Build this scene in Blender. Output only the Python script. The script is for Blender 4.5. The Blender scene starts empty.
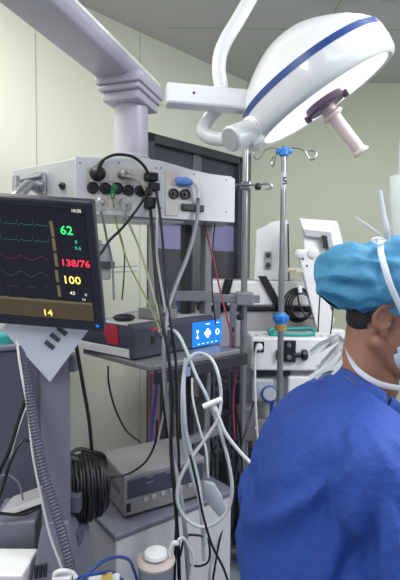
import bpy, bmesh, math, random
from mathutils import Vector, Matrix, noise
random.seed(7)
V = Vector
PI = math.pi
SC = bpy.context.scene
COL = SC.collection

# ------------------------------------------------------------------ camera, world, lights, exposure
FPX, CX, CY, HOR = 460.0, 200.0, 290.0, 265.0
EYE = V((0, 0, 1.55))
pitch = math.atan((CY - HOR) / FPX)
roll = math.radians(0.5)
f_ = V((0, math.cos(pitch), -math.sin(pitch)))
u0 = V((0, math.sin(pitch), math.cos(pitch)))
r0 = V((1, 0, 0))
r_ = r0 * math.cos(roll) + u0 * math.sin(roll)
u_ = u0 * math.cos(roll) - r0 * math.sin(roll)
cam = bpy.data.cameras.new('camera')
cam.sensor_fit = 'VERTICAL'; cam.sensor_height = 36; cam.sensor_width = 24.8
cam.lens = FPX / 580 * 36
cam.clip_start = 0.05
co = bpy.data.objects.new('camera', cam); COL.objects.link(co)
m = Matrix((r_, u_, -f_)).transposed().to_4x4(); m.translation = EYE
co.matrix_world = m
SC.camera = co

w = bpy.data.worlds.new('world'); SC.world = w; w.use_nodes = True
w.node_tree.nodes['Background'].inputs[0].default_value = (0.80, 0.86, 1.0, 1)
w.node_tree.nodes['Background'].inputs[1].default_value = 0.32

def area(name, loc, sx, sy, power, color=(1, 1, 1), rot=(0, 0, 0)):
    l = bpy.data.lights.new(name, 'AREA'); l.shape = 'RECTANGLE'; l.size = sx; l.size_y = sy
    l.energy = power; l.color = color
    o = bpy.data.objects.new(name, l); o.location = loc; o.rotation_euler = rot; COL.objects.link(o)
    return o
area('ceiling_panel_light', (1.5, 1.0, 2.96), 1.0, 1.0, 40, (0.93, 0.97, 1.0))
area('ceiling_panel_light', (-1.0, 0.3, 2.96), 1.2, 1.2, 18, (0.95, 0.97, 1.0))
area('ceiling_panel_light', (0.9, -1.2, 2.96), 1.2, 1.2, 18, (0.93, 0.97, 1.0))
area('ceiling_panel_light', (-1.2, 1.5, 2.96), 0.9, 0.4, 17, (1, 0.98, 0.9))
def fill_point(name, loc, power, rad, color):  # unseen point lights, added to brighten the ceiling
    l = bpy.data.lights.new(name, 'POINT'); l.energy = power; l.shadow_soft_size = rad; l.color = color
    o = bpy.data.objects.new(name, l); o.location = loc; COL.objects.link(o)
fill_point('ceiling_fill_light', (-0.9, -1.0, 2.5), 34, .25, (0.97, 0.98, 1.0))
fill_point('ceiling_fill_light', (2.2, 0.9, 2.5), 52, .25, (0.95, 0.97, 1.0))
SC.view_settings.view_transform = 'Standard'
SC.view_settings.look = 'None'
SC.view_settings.gamma = 1
SC.view_settings.use_curve_mapping = False
SC.view_settings.exposure = 0.55

# ------------------------------------------------------------------ helpers
def ray(px, py):
    return (f_ * FPX + r_ * (px - CX) + u_ * (CY - py)).normalized()
def P(px, py, d):
    r = ray(px, py); return EYE + r * (d / r.y)
def RP(px, py, pt, n):
    r = ray(px, py); return EYE + r * ((pt - EYE).dot(n) / r.dot(n))
def RZ(px, py, z):
    return RP(px, py, V((0, 0, z)), V((0, 0, 1)))
def lin(h):
    if isinstance(h, str):
        h = [int(h[i:i+2], 16) / 255 for i in (0, 2, 4)]
    return tuple((c / 12.92 if c <= 0.04045 else ((c + 0.055) / 1.055) ** 2.4) for c in h)

def mk(name, hexc, rough=0.5, metal=0.0, var=0.06, scale=9, bump=0.0, bscale=60, emit=0.0, alpha=1.0, trans=0.0, coat=0.0, spec=0.5, sss=0.0):
    m = bpy.data.materials.new(name); m.use_nodes = True
    nt = m.node_tree; b = nt.nodes['Principled BSDF']
    c = lin(hexc)
    b.inputs['Base Color'].default_value = (*c, 1)
    b.inputs['Roughness'].default_value = rough
    b.inputs['Metallic'].default_value = metal
    b.inputs['Specular IOR Level'].default_value = spec
    b.inputs['Coat Weight'].default_value = coat
    b.inputs['Transmission Weight'].default_value = trans
    b.inputs['Alpha'].default_value = alpha
    if sss:
        b.inputs['Subsurface Weight'].default_value = sss
        b.inputs['Subsurface Radius'].default_value = (0.01, 0.004, 0.002)
        b.inputs['Subsurface Scale'].default_value = 1.0
    if emit:
        b.inputs['Emission Color'].default_value = (*c, 1)
        b.inputs['Emission Strength'].default_value = emit
    tc = nt.nodes.new('ShaderNodeTexCoord')
    if var > 0:
        n = nt.nodes.new('ShaderNodeTexNoise'); n.inputs['Scale'].default_value = scale; n.inputs['Detail'].default_value = 4
        nt.links.new(tc.outputs['Object'], n.inputs['Vector'])
        mx = nt.nodes.new('ShaderNodeMix'); mx.data_type = 'RGBA'
        mx.inputs[6].default_value = tuple(x * (1 - var) for x in c) + (1,)
        mx.inputs[7].default_value = tuple(min(1, x * (1 + var)) for x in c) + (1,)
        nt.links.new(n.outputs['Fac'], mx.inputs[0])
        nt.links.new(mx.outputs[2], b.inputs['Base Color'])
    if bump > 0:
        n2 = nt.nodes.new('ShaderNodeTexNoise'); n2.inputs['Scale'].default_value = bscale; n2.inputs['Detail'].default_value = 3
        nt.links.new(tc.outputs['Object'], n2.inputs['Vector'])
        bp = nt.nodes.new('ShaderNodeBump'); bp.inputs['Strength'].default_value = bump; bp.inputs['Distance'].default_value = 0.01
        nt.links.new(n2.outputs['Fac'], bp.inputs['Height'])
        nt.links.new(bp.outputs['Normal'], b.inputs['Normal'])
    return m

M = dict(
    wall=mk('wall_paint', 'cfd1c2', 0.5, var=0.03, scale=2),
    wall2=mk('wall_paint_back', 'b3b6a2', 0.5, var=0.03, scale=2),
    ceiling=mk('ceiling_paint', 'c0bfbe', 0.6, var=0.03, scale=2),
    floor=mk('floor_vinyl', '7c8290', 0.4, var=0.1, scale=3),
    seam=mk('wall_seam', '9aa08a', 0.7, var=0),
    frame=mk('door_frame_metal', '70747a', 0.4, 0.3),
    frame_d=mk('door_frame_dark', '43444e', 0.4, 0.2),
    glass_d=mk('dark_door_glass', '4c4c58', 0.15, var=0.05),
    glass_l=mk('lavender_tint', '8684ae', 0.5, var=0.04),
    white=mk('white_enamel', 'd4d4d6', 0.35, var=0.02, coat=0.1),
    lampwhite=mk('lamp_housing_white', 'd6d8da', 0.28, var=0.01, coat=0.4),
    boom=mk('boom_enamel', 'b0abba', 0.38, var=0.02, coat=0.2),
    boxw=mk('console_panel_white', 'c6c7ce', 0.4, var=0.03),
    boxg=mk('console_side_grey', 'a6a8ac', 0.35, 0.25, var=0.03),
    plate=mk('outlet_plate_cream', 'c3bcb8', 0.45, var=0.02),
    black=mk('black_plastic', '15151c', 0.4, var=0.1),
    rubber=mk('black_rubber_cable', '0a0a0f', 0.45, var=0.1),
    dark=mk('dark_slate_plastic', '3a3c4b', 0.35, var=0.05),
    navy=mk('navy_bumper', '23242f', 0.45, var=0.05),
    blue=mk('lamp_stripe_blue', '25427f', 0.3, var=0.02),
    hub=mk('lamp_hub_purple', '584659', 0.4, var=0.05),
    handle=mk('lamp_handle_pinkish', 'e2cdc9', 0.4, var=0.02),
    lens=mk('lamp_diffuser', 'eeecf4', 0.25, var=0.01, emit=0.6),
    steel=mk('brushed_steel', '9b9ca4', 0.28, 0.85, var=0.08, scale=30),
    alu=mk('anodised_aluminium', '85868d', 0.38, 0.45, var=0.05),
    lav=mk('lavender_grey_enamel', '6e6f7e', 0.42, 0.15, var=0.04),
    lavd=mk('dull_grey_machine_panel', '50515f', 0.45, 0.1, var=0.06),
    top=mk('device_top_grey', '9b9aa0', 0.45, var=0.04),
    topl=mk('device_top_pale', 'bdbcc1', 0.45, var=0.03),  # device_top_grey lightened in colour to stand in for light missing under the console
    beige=mk('device_beige_metal', '7f7d80', 0.42, 0.15, var=0.05),
    red=mk('red_stripe', '9c2438', 0.4, var=0.05),
    teal=mk('teal_plastic', '1f8c86', 0.4, var=0.05),
    green=mk('green_plug', '1f6a4a', 0.4, var=0.05),
    plugblue=mk('blue_gas_connector', '5b86c8', 0.4, var=0.05),
    bluecap=mk('blue_clamp_plastic', '2f77c4', 0.38, var=0.05),
    yellow=mk('yellow_label', 'a8944c', 0.5, var=0.05),
    grayhose=mk('grey_rubber_hose', '7d7f88', 0.4, var=0.05),
    ribbed=mk('ribbed_hose_grey', '4c4e5c', 0.4, var=0.05),
    clear=mk('milky_silicone_tube', 'b2b8c0', 0.25, var=0.03, alpha=0.88),
    whitecord=mk('white_cord', 'c6c8cc', 0.4, var=0.03),
    creamcord=mk('cream_cable', 'a9a890', 0.4, var=0.03),
    ygcord=mk('yellow_green_wire', '8c9a58', 0.4, var=0.1, scale=60),
    redcord=mk('dark_red_cable', '8e2c4c', 0.4, var=0.05),
    bluecord=mk('blue_cable', '2c4a96', 0.4, var=0.05),
    screen=mk('monitor_screen', '14121f', 0.2, var=0.05, emit=0.12),
    bezel=mk('monitor_bezel', '20202f', 0.3, var=0.05),
    band=mk('screen_olive_band', '4a3e2a', 0.3, var=0, emit=0.3),
    bandl=mk('screen_tab_tan', '6a5c40', 0.3, var=0, emit=0.35),
    t_green=mk('readout_green', '2ee66e', 0.5, var=0, emit=0.9),
    t_teal=mk('readout_teal', '2fb28a', 0.5, var=0, emit=0.6),
    t_red=mk('readout_red', 'ff3048', 0.5, var=0, emit=0.9),
    t_yel=mk('readout_yellow', 'f6d060', 0.5, var=0, emit=0.95),
    t_white=mk('readout_white', 'd8d4c8', 0.5, var=0, emit=0.6),
    t_dgreen=mk('trace_dull_green', '2c7c68', 0.5, var=0, emit=0.22),
    t_dred=mk('trace_dull_red', '7a2c40', 0.5, var=0, emit=0.22),
    t_dwht=mk('trace_dull_grey', '56566a', 0.5, var=0, emit=0.22),
    bluescr=mk('blue_touch_screen', '0f66cc', 0.3, var=0.03, emit=0.7),
    icon=mk('icon_white', 'dff2ff', 0.3, var=0, emit=1.0),
    paper=mk('paper_white', 'b9bccb', 0.7, var=0.02),
    ink=mk('ink_dark_green', '2f4248', 0.7, var=0.05),
    skin=mk('skin', '8c6252', 0.5, var=0.06, scale=14, sss=0.05, bump=0.05, bscale=120),
    hair=mk('hair_black', '14121a', 0.55, var=0.2, scale=80, bump=0.4, bscale=200),
    mask=mk('mask_fabric', 'b4c4dc', 0.8, var=0.03, bump=0.2, bscale=150),
    tie=mk('mask_tie_white', 'bcc2ce', 0.7, var=0.02),
    gauze=mk('translucent_tie', 'c6cad2', 0.6, var=0.03, alpha=0.75),
    gold=mk('gold_chain', 'b08a50', 0.3, 0.9, var=0),
    bag=mk('clear_bag_plastic', 'cdd2cf', 0.2, var=0.03, alpha=0.5),
    liquid=mk('canister_clear', '8a92a4', 0.15, var=0.03, alpha=0.7),
    lidw=mk('canister_lid_cream', 'c6bab4', 0.35, var=0.03, alpha=0.85),
    pinkp=mk('pink_cloth', '8c6678', 0.7, var=0.1),
    lightp=mk('ceiling_lamp_diffuser', 'f4f8ff', 0.5, var=0, emit=3.0),
    leather=mk('shoe_white', '9a9a9a', 0.5),
)

def tag(o, label, cat, group=None, kind=None):
    o['label'] = label; o['category'] = cat
    if group: o['group'] = group
    if kind: o['kind'] = kind
    return o
def thing(name, label, cat, loc, group=None):
    o = bpy.data.objects.new(name, None); COL.objects.link(o)
    o.location = loc; o.empty_display_size = 0.05
    o['rootloc'] = list(loc)
    return tag(o, label, cat, group)
ROOT = {}
def rootloc(p):
    while p.parent: p = p.parent
    return p.location.copy()
def obj(name, bm, mats, parent=None, smooth=False, label=None, free=False):
    me = bpy.data.meshes.new(name)
    if parent is not None:
        off = rootloc(parent)
    else:
        xs = [v.co for v in bm.verts]
        off = V(((min(c.x for c in xs) + max(c.x for c in xs)) / 2, (min(c.y for c in xs) + max(c.y for c in xs)) / 2, min(c.z for c in xs)))
        if free: off = V((0, 0, 0))
    bmesh.ops.translate(bm, verts=bm.verts, vec=-off)
    bmesh.ops.recalc_face_normals(bm, faces=bm.faces)
    if smooth:
        for f in bm.faces: f.smooth = True
        for e in bm.edges:
            if len(e.link_faces) == 2 and e.calc_face_angle(0) > 0.7: e.smooth = False
    bm.to_mesh(me); bm.free()
    if not isinstance(mats, (list, tuple)): mats = [mats]
    for mm in mats: me.materials.append(M[mm] if isinstance(mm, str) else mm)
    o = bpy.data.objects.new(name, me); COL.objects.link(o)
    if parent is not None: o.parent = parent
    else: o.location = off
    if label: o['label'] = label
    return o
def struct(name, bm, mats, parent=None):
    o = obj(name, bm, mats, parent)
    if parent is None: o['kind'] = 'structure'
    return o
def BM(): return bmesh.new()

def para(bm, o, a, b, c, bev=0.0, seg=2, mi=0):
    """box with one corner at o and edge vectors a, b, c"""
    vs = [bm.verts.new(o + a * i + b * j + c * k) for k in (0, 1) for j in (0, 1) for i in (0, 1)]
    fs = [(0, 2, 3, 1), (4, 5, 7, 6), (0, 1, 5, 4), (2, 6, 7, 3), (0, 4, 6, 2), (1, 3, 7, 5)]
    faces = [bm.faces.new([vs[i] for i in f]) for f in fs]
    for f in faces: f.material_index = mi
    if bev > 0:
        es = list({e for f in faces for e in f.edges})
        r = bmesh.ops.bevel(bm, geom=es, offset=bev, segments=seg, affect='EDGES', profile=0.5)
        for f in r['faces']: f.material_index = mi
    return bm
def cbox(bm, c, ex, ey, ez, sx, sy, sz, bev=0.0, mi=0):
    return para(bm, c - ex * sx / 2 - ey * sy / 2 - ez * sz / 2, ex * sx, ey * sy, ez * sz, bev, mi=mi)
def basis(d):
    d = d.normalized()
    a = V((0, 0, 1)) if abs(d.z) < 0.9 else V((1, 0, 0))
    x = a.cross(d).normalized(); y = d.cross(x)
    return x, y, d
def lathe(bm, o, d, prof, seg=20, mi=0, mis=None):
    """prof: list of (h, r) along axis d from o"""
    x, y, d = basis(d)
    rings = []
    for h, r in prof:
        if r <= 1e-5: rings.append([bm.verts.new(o + d * h)])
        else: rings.append([bm.verts.new(o + d * h + (x * math.cos(2*PI*i/seg) + y * math.sin(2*PI*i/seg)) * r) for i in range(seg)])
    for k in range(len(rings) - 1):
        A, B = rings[k], rings[k+1]
        for i in range(seg):
            j = (i + 1) % seg
            if len(A) == 1 and len(B) == 1: continue
            if len(A) == 1: f = bm.faces.new((A[0], B[i], B[j]))
            elif len(B) == 1: f = bm.faces.new((A[i], B[0], A[j]))
            else: f = bm.faces.new((A[i], A[j], B[j], B[i]))
            f.material_index = mis[k] if mis else mi
    for R, rev in ((rings[0], True), (rings[-1], False)):
        if len(R) > 1:
            f = bm.faces.new(list(reversed(R)) if rev else R)
            f.material_index = (mis[0] if rev else mis[-1]) if mis else mi
    return bm
def cyl(bm, p0, p1, r0, r1=None, seg=16, mi=0, ch=0.0):
    r1 = r0 if r1 is None else r1
    L = (p1 - p0).length
    ch = min(ch, L / 3)
    prof = [(0, r0), (L, r1)] if ch <= 0 else [(0, r0 - ch), (ch, r0), (L - ch, r1), (L, r1 - ch)]
    return lathe(bm, p0, p1 - p0, prof, seg, mi)
def spline(pts, n=8):
    if len(pts) < 3: return list(pts)
    out = []
    Q = [pts[0] * 2 - pts[1]] + list(pts) + [pts[-1] * 2 - pts[-2]]
    for i in range(1, len(Q) - 2):
        a, b, c, d = Q[i-1], Q[i], Q[i+1], Q[i+2]
        for k in range(n):
            t = k / n
            out.append(0.5 * ((2*b) + (c - a)*t + (2*a - 5*b + 4*c - d)*t*t + (3*b - a - 3*c + d)*t**3))
    out.append(pts[-1])
    return out
def tube(bm, pts, r, seg=8, n=8, closed=False, ribs=0, mi=0, flat=1.0, flatdir=None):
    """smooth tube; ribs>0 modulates radius; flat<1 squashes into a ribbon"""
    path = spline(pts, n)
    if ribs:
        # resample evenly
        ds = [0]
        for a, b in zip(path, path[1:]): ds.append(ds[-1] + (b - a).length)
        N = int(ds[-1] / ribs) * 4; res = []; k = 0
        for i in range(N + 1):
            t = ds[-1] * i / N
            while k < len(ds) - 2 and ds[k+1] < t: k += 1
            u = (t - ds[k]) / max(1e-9, ds[k+1] - ds[k]); res.append(path[k].lerp(path[k+1], min(1, u)))
        path = res
    rings = []; nx = None
    for i, p in enumerate(path):
        t = (path[min(i+1, len(path)-1)] - path[max(i-1, 0)])
        if t.length < 1e-9: t = V((0, 0, 1))
        t.normalize()
        if nx is None: nx = basis(t)[0] if flatdir is None else (flatdir - t * flatdir.dot(t)).normalized()
        base = nx if flatdir is None else flatdir
        nx = (base - t * base.dot(t))
        nx = nx.normalized() if nx.length > 1e-6 else basis(t)[0]
        ny = t.cross(nx)
        rr = r(i / (len(path)-1)) if callable(r) else r
        if ribs: rr *= (1.0, 0.93, 0.84, 0.93)[i % 4]
        rings.append([bm.verts.new(p + (nx * math.cos(2*PI*k/seg) * flat + ny * math.sin(2*PI*k/seg)) * rr) for k in range(seg)])
    for A, B in zip(rings, rings[1:]):
        for k in range(seg):
            f = bm.faces.new((A[k], A[(k+1) % seg], B[(k+1) % seg], B[k])); f.material_index = mi
    bm.faces.new(list(reversed(rings[0]))).material_index = mi; bm.faces.new(rings[-1]).material_index = mi
    return bm
def prism(bm, pts, d, mi=0, bev=0.0):
    """closed polygon (3-D points) extruded by vector d"""
    A = [bm.verts.new(p) for p in pts]; B = [bm.verts.new(p + d) for p in pts]
    fs = [bm.faces.new(A), bm.faces.new(list(reversed(B)))]
    n = len(pts)
    for i in range(n):
        j = (i + 1) % n
        fs.append(bm.faces.new((A[j], A[i], B[i], B[j])))
    for f in fs: f.material_index = mi
    if bev > 0:
        bmesh.ops.recalc_face_normals(bm, faces=fs)
        es = list({e for f in fs for e in f.edges})
        bmesh.ops.bevel(bm, geom=es, offset=bev, segments=2, affect='EDGES', profile=0.5)
    return bm
def ellip(bm, c, rx, ry, rz, rot=None, sub=3):
    r = bmesh.ops.create_icosphere(bm, subdivisions=sub, radius=1)
    Mx = Matrix.Diagonal((rx, ry, rz)).to_3x3()
    if rot is not None: Mx = rot @ Mx
    for v in r['verts']: v.co = Mx @ v.co + c
    return bm
def capsule(bm, a, b, ra, rb, seg=20):
    d = (b - a); L = d.length
    prof = [(-ra, 0)] + [(-ra * math.cos(t), ra * math.sin(t)) for t in (0.3, 0.6, 0.9, 1.2)] + [(0, ra), (L, rb)] + [(L + rb * math.sin(t), rb * math.cos(t)) for t in (0.3, 0.6, 0.9, 1.2)] + [(L + rb, 0)]
    return lathe(bm, a, d, prof, seg)
def remesh(bm, voxel, smooth=4, fn=None):
    """join overlapping closed shapes into one continuous surface"""
    me = bpy.data.meshes.new('tmp'); bmesh.ops.recalc_face_normals(bm, faces=bm.faces); bm.to_mesh(me); bm.free()
    o = bpy.data.objects.new('tmp', me); COL.objects.link(o)
    md = o.modifiers.new('r', 'REMESH'); md.mode = 'VOXEL'; md.voxel_size = voxel
    ms = o.modifiers.new('s', 'SMOOTH'); ms.factor = 0.6; ms.iterations = smooth
    dg = bpy.context.evaluated_depsgraph_get(); dg.update()
    me2 = bpy.data.meshes.new_from_object(o.evaluated_get(dg))
    out = BM(); out.from_mesh(me2)
    bpy.data.objects.remove(o); bpy.data.meshes.remove(me); bpy.data.meshes.remove(me2)
    if fn:
        out.normal_update()
        for v, c in [(v, fn(v.co, v.normal)) for v in out.verts]: v.co = c
        for _ in range(4): bmesh.ops.smooth_vert(out, verts=out.verts, factor=0.5, use_axis_x=True, use_axis_y=True, use_axis_z=True)
    return out
def textmesh(bm, s, o, ex, ey, h, th=0.0005, mi=0, align='LEFT'):
    """writing in 3-D: baseline start o, reading direction ex, up ey, cap height h"""
    cu = bpy.data.curves.new('t', 'FONT'); cu.body = s; cu.size = 1; cu.align_x = align; cu.extrude = 0.0; cu.resolution_u = 2; cu.offset = 0.012
    to = bpy.data.objects.new('t', cu); COL.objects.link(to)
    dg = bpy.context.evaluated_depsgraph_get(); dg.update()
    me = bpy.data.meshes.new_from_object(to.evaluated_get(dg))
    t = BM(); t.from_mesh(me)
    k = h / 0.72; n = ex.cross(ey)
    vm = {v: bm.verts.new(o + ex * v.co.x * k + ey * v.co.y * k + n * th) for v in t.verts}
    for f in t.faces:
        try: bm.faces.new([vm[v] for v in f.verts]).material_index = mi
        except ValueError: pass
    t.free(); bpy.data.objects.remove(to); bpy.data.meshes.remove(me); bpy.data.curves.remove(cu)
    return bm
Z = V((0, 0, 1))
def flat(v): return V((v.x, v.y, 0))

# ------------------------------------------------------------------ the setting
CEIL = 3.0
cor = P(247, 86, 3.72); cor = V((cor.x, cor.y, 0))                       # corner between diagonal and back wall
ddir = V((-0.70, -0.714, 0)).normalized()                                # diagonal wall runs to the near left
dn = V((0.714, -0.70, 0)).normalized()                                   # its inner normal
WL = 3.6
def wpt(px, py): return RP(px, py, cor, dn)
D0 = (flat(wpt(147, 200)) - cor).dot(ddir); D1 = (flat(wpt(243, 200)) - cor).dot(ddir)
DTOP = 2.40
bm = BM(); T = 0.1
para(bm, cor - ddir * 0.12, ddir * (D1 + 0.12), -dn * T, Z * CEIL)
para(bm, cor + ddir * D0, ddir * (WL - D0), -dn * T, Z * CEIL)
para(bm, cor + ddir * D1 + Z * DTOP, ddir * (D0 - D1), -dn * T, Z * (CEIL - DTOP))
for px in (36, 140):
    s = (flat(wpt(px, 100)) - cor).dot(ddir)
    para(bm, cor + ddir * (s - 0.002), ddir * 0.004, dn * 0.0015, Z * CEIL, mi=1)
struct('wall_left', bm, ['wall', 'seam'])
bm = BM(); para(bm, cor + V((0, 0, 0)), V((3.2, 0, 0)), V((0, T, 0)), Z * CEIL)
para(bm, V((1.9, cor.y - 0.0015, 0)), V((0.004, 0, 0)), V((0, 0.0015, 0)), Z * CEIL, mi=1)
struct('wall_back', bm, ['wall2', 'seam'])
far = cor + ddir * WL
bm = BM(); prism(bm, [V((cor.x, cor.y + .1, 0)), cor + V((3.2, .1, 0)), V((cor.x + 3.2, -3, 0)), V((far.x - .1, -3, 0)), V((far.x - .1, far.y, 0))], V((0, 0, -0.08)))
struct('floor', bm, 'floor')
bm = BM(); prism(bm, [V((cor.x, cor.y + .1, CEIL)), V((cor.x + 3.2, cor.y + .1, CEIL)), V((cor.x + 3.2, -3, CEIL)), V((far.x - .1, -3, CEIL)), V((far.x - .1, far.y, CEIL))], V((0, 0, 0.08)))
for x in (0.75, 1.95): para(bm, V((x, -3, CEIL - .001)), V((.008, 0, 0)), V((0, 3 + cor.y, 0)), V((0, 0, .001)), mi=1)
for y in (2.9, 2.3, 1.1): para(bm, V((-.9 if y < 2 else -0.2, y, CEIL - .001)), V((4, 0, 0)), V((0, .008, 0)), V((0, 0, .001)), mi=1)
struct('ceiling', bm, ['ceiling', 'seam'])
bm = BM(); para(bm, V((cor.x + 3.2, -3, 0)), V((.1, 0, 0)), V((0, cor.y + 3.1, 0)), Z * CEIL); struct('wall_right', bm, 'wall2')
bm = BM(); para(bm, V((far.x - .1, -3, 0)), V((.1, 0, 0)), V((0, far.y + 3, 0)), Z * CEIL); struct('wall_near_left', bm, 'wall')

# door in the diagonal wall
dr = bpy.data.objects.new('door_1', None); COL.objects.link(dr); dr.location = cor + ddir * D0; dr['kind'] = 'structure'
bm = BM(); fw = 0.06; dd = D0 - D1
A = cor + ddir * D1
for o_, a_, c_ in ((A - dn * .09, ddir * fw, Z * DTOP), (A + ddir * (dd - fw) - dn * .09, ddir * fw, Z * DTOP), (A + Z * (DTOP - fw) - dn * .09, ddir * dd, Z * fw)):
    para(bm, o_ , a_, dn * 0.10, c_, 0.004)
obj('door_frame', bm, 'frame_d', dr)
bm = BM(); para(bm, A + ddir * fw - dn * .06, ddir * (dd - 2 * fw), dn * .03, Z * 0.9, 0.003)
para(bm, A + ddir * (dd / 2 - .04) - dn * .06, ddir * 0.08, dn * .035, Z * (DTOP - fw), 0.003)
obj('door_leaf', bm, 'frame', dr)
bm = BM()
para(bm, A + ddir * fw - dn * .055 + Z * 1.86, ddir * (dd - 2 * fw), dn * .012, Z * (DTOP - fw - 1.86), mi=0)
para(bm, A + ddir * fw - dn * .055 + Z * 1.66, ddir * (dd - 2 * fw), dn * .012, Z * 0.20, mi=1)  # lavender band: reflection and see-through tint painted onto the pane
para(bm, A + ddir * fw - dn * .055 + Z * 0.9, ddir * (dd - 2 * fw), dn * .012, Z * 0.76, mi=0)
obj('door_glass', bm, ['glass_d', 'glass_l'], dr)
# light jamb at the right of the door
bm = BM(); para(bm, A - ddir * .07, ddir * 0.07, dn * 0.03, Z * (DTOP + .04), 0.004); struct('trim_1', bm, 'frame')
bm = BM(); para(bm, cor + ddir * D0, ddir * (WL - D0), dn * .012, Z * .1, .002); struct('baseboard_left', bm, 'frame')

# ceiling light strips on the back part of the ceiling
for i, (x, y) in enumerate(((0.81, 2.28), (1.17, 2.28))):
    t = thing('ceiling_light', ('left' if i == 0 else 'right') + ' bright panel of the two set in the grey ceiling above the surgical lamp', 'ceiling light', (x, y, CEIL - .03), 'panels in the ceiling')
    bm = BM(); c = V((x, y, CEIL - .015))
    cbox(bm, c, V((1, 0, 0)), V((0, 1, 0)), Z, .28, .52, .03, .004); obj('frame', bm, 'white', t)
    bm = BM(); cbox(bm, c - Z * .016, V((1, 0, 0)), V((0, 1, 0)), Z, .25, .49, .006, .002); obj('diffuser', bm, 'lightp', t)

# ------------------------------------------------------------------ ceiling pendant
pA, pB, pC = P(13, 158, 1.86), P(75, 158, 1.65), P(232, 174, 1.96)
zt, zb = pB.z, P(75, 213, 1.65).z
A2, B2, C2 = (V((p.x, p.y, 0)) for p in (pA, pB, pC))
fdir = (C2 - B2).normalized(); fn = V((fdir.y, -fdir.x, 0))              # front panel normal, to the camera
sdir = (A2 - B2).normalized(); sn = V((-sdir.y, sdir.x, 0));
if sn.y > 0: sn = -sn
pen = thing('medical_pendant', 'pale medical supply pendant with sloping boom, round column and outlet console', 'medical pendant', (-0.25, 1.85, 0.45))
back = V((-0.03, 0.24, 0))
bm = BM(); prism(bm, [A2 + Z * zb, B2 + Z * zb, C2 + Z * zb, C2 + back + Z * zb, A2 + back * .6 + Z * zb], Z * (zt - zb), bev=.004)
console = obj('console', bm, 'boxg', pen)
# front plate with wavy top edge
fl = (C2 - B2).length
def fp(s, z, o=0.0): return B2 + fdir * s + Z * z + fn * o
def FPX_(px, py, o=0.006):
    return RP(px, py, B2 + fn * o, fn)
bm = BM()
prof = [(0, zb), (0, zt + .004), (.08, zt + .012), (.16, zt + .022), (.24, zt + .028), (.32, zt + .027), (.40, zt + .016), (.47, zt + .005), (.55, zt - .002), (fl, zt - .006), (fl + .012, zt - .012), (fl + .012, zb)]
prism(bm, [fp(s, z) for s, z in prof], fn * .006, bev=0.0015)
obj('front_panel', bm, 'boxw', console)
bm = BM()
for px, py in ((80, 163), (80, 207), (119, 163), (156, 168), (161, 168), (156, 208), (161, 208), (226, 180), (226, 212), (194, 174)):
    lathe(bm, FPX_(px, py), fn, [(0, .003), (.0015, .003), (.002, .002)], 8)
obj('screw', bm, 'black', console)
def plate(x0, y0, x1, y1, nm='outlet_plate'):
    bm = BM(); a = FPX_(x0, y0); b = FPX_(x1, y1)
    ww = (b - a).dot(fdir); hh = a.z - b.z
    para(bm, V((a.x, a.y, b.z)), fdir * ww, fn * .004, Z * hh, .0015)
    lathe(bm, FPX_(x0 + 3, y0 + 6, .010), fn, [(0, .003), (.002, .0028)], 8)
    return obj(nm, bm, 'plate', console)
plate(85, 166, 107, 184); plate(109, 166, 131, 184); plate(86, 194, 107, 211); plate(109, 194, 131, 211); plate(165, 171, 178, 216); plate(133, 168, 153, 188)
for px, py, n in ((92.5, 188, 1), (105, 188.5, 1), (117, 188.5, 1), (128, 190.5, 1), (140, 191, 1), (173, 194, 1), (184.5, 194.5, 1)):
    bm = BM(); c = FPX_(px, py)
    lathe(bm, c, fn, [(0, .0215), (.012, .0205), (.013, .018), (.008, .016), (.008, .006), (.014, .005), (.014, 0)], 20)
    obj('gas_outlet', bm, 'black', console, True)
bm = BM(); c = FPX_(192, 208); cbox(bm, c + fn * .006, fdir, fn, Z, .10, .014, .028, .004); obj('outlet_cover', bm, 'black', console)
# bottom brackets
bm = BM(); para(bm, fp(.22, zb - .012, -.02), fdir * .22, -fn * .12, Z * .012, .002); obj('underside_bracket', bm, 'boxw', console)
# grey end panel: bracket for the monitor arm + knob
def sp(px, py, o=0.002): return RP(px, py, B2 + sn * o, sn)
bm = BM(); a = sp(48, 172); b = sp(36, 196)
cbox(bm, (a + b) / 2 + sn * .006, sdir, sn, Z, .05, .014, .075, .002); obj('arm_mount', bm, 'boxw', console)
bm = BM(); lathe(bm, sp(63, 186, .0), sn, [(0, .014), (.006, .014), (.009, .011), (.009, .004), (.018, .004), (.018, 0)], 18); obj('round_socket', bm, 'black', console, True)
# column, collar, bracket, boom
col = P(131, 140, 1.83); cc = V((col.x, col.y, 0)); pr = 0.066
ztop = P(131, 103, 1.83).z
bm = BM(); cyl(bm, cc + Z * (zt - .01), cc + Z * ztop, pr, seg=32); obj('column', bm, 'boom', pen, True)
bm = BM(); lathe(bm, cc + Z * (zt - .004), Z, [(0, .075), (.045, .075), (.052, .066)], 32); obj('column_collar', bm, 'boom', pen, True)
bd = V((-0.29, -0.957, 0)).normalized(); bs = V((bd.y, -bd.x, 0))   # boom runs towards and over the camera's left
if bs.x < 0: bs = -bs
bh = P(95, 78, 1.75).z
bm = BM()
# boom: rounded section swept straight
sec = [(-.10, .012), (-.085, .0), (.035, .0), (.048, .005), (.064, .024), (.068, .042), (.062, .056), (.03, .064), (-.08, .064), (-.10, .052)]
o0 = cc - bd * .13 + Z * bh
prism(bm, [o0 + bs * a + Z * b for a, b in sec], bd * 2.1, bev=.006)
boom = obj('boom', bm, 'boom', pen, True)
bm = BM(); prism(bm, [o0 + bs * a + Z * b for a, b in ((.067, .036), (.071, .040), (.071, .049), (.065, .053))], bd * 2.1); obj('boom_edge_strip', bm, 'lampwhite', boom)
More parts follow.
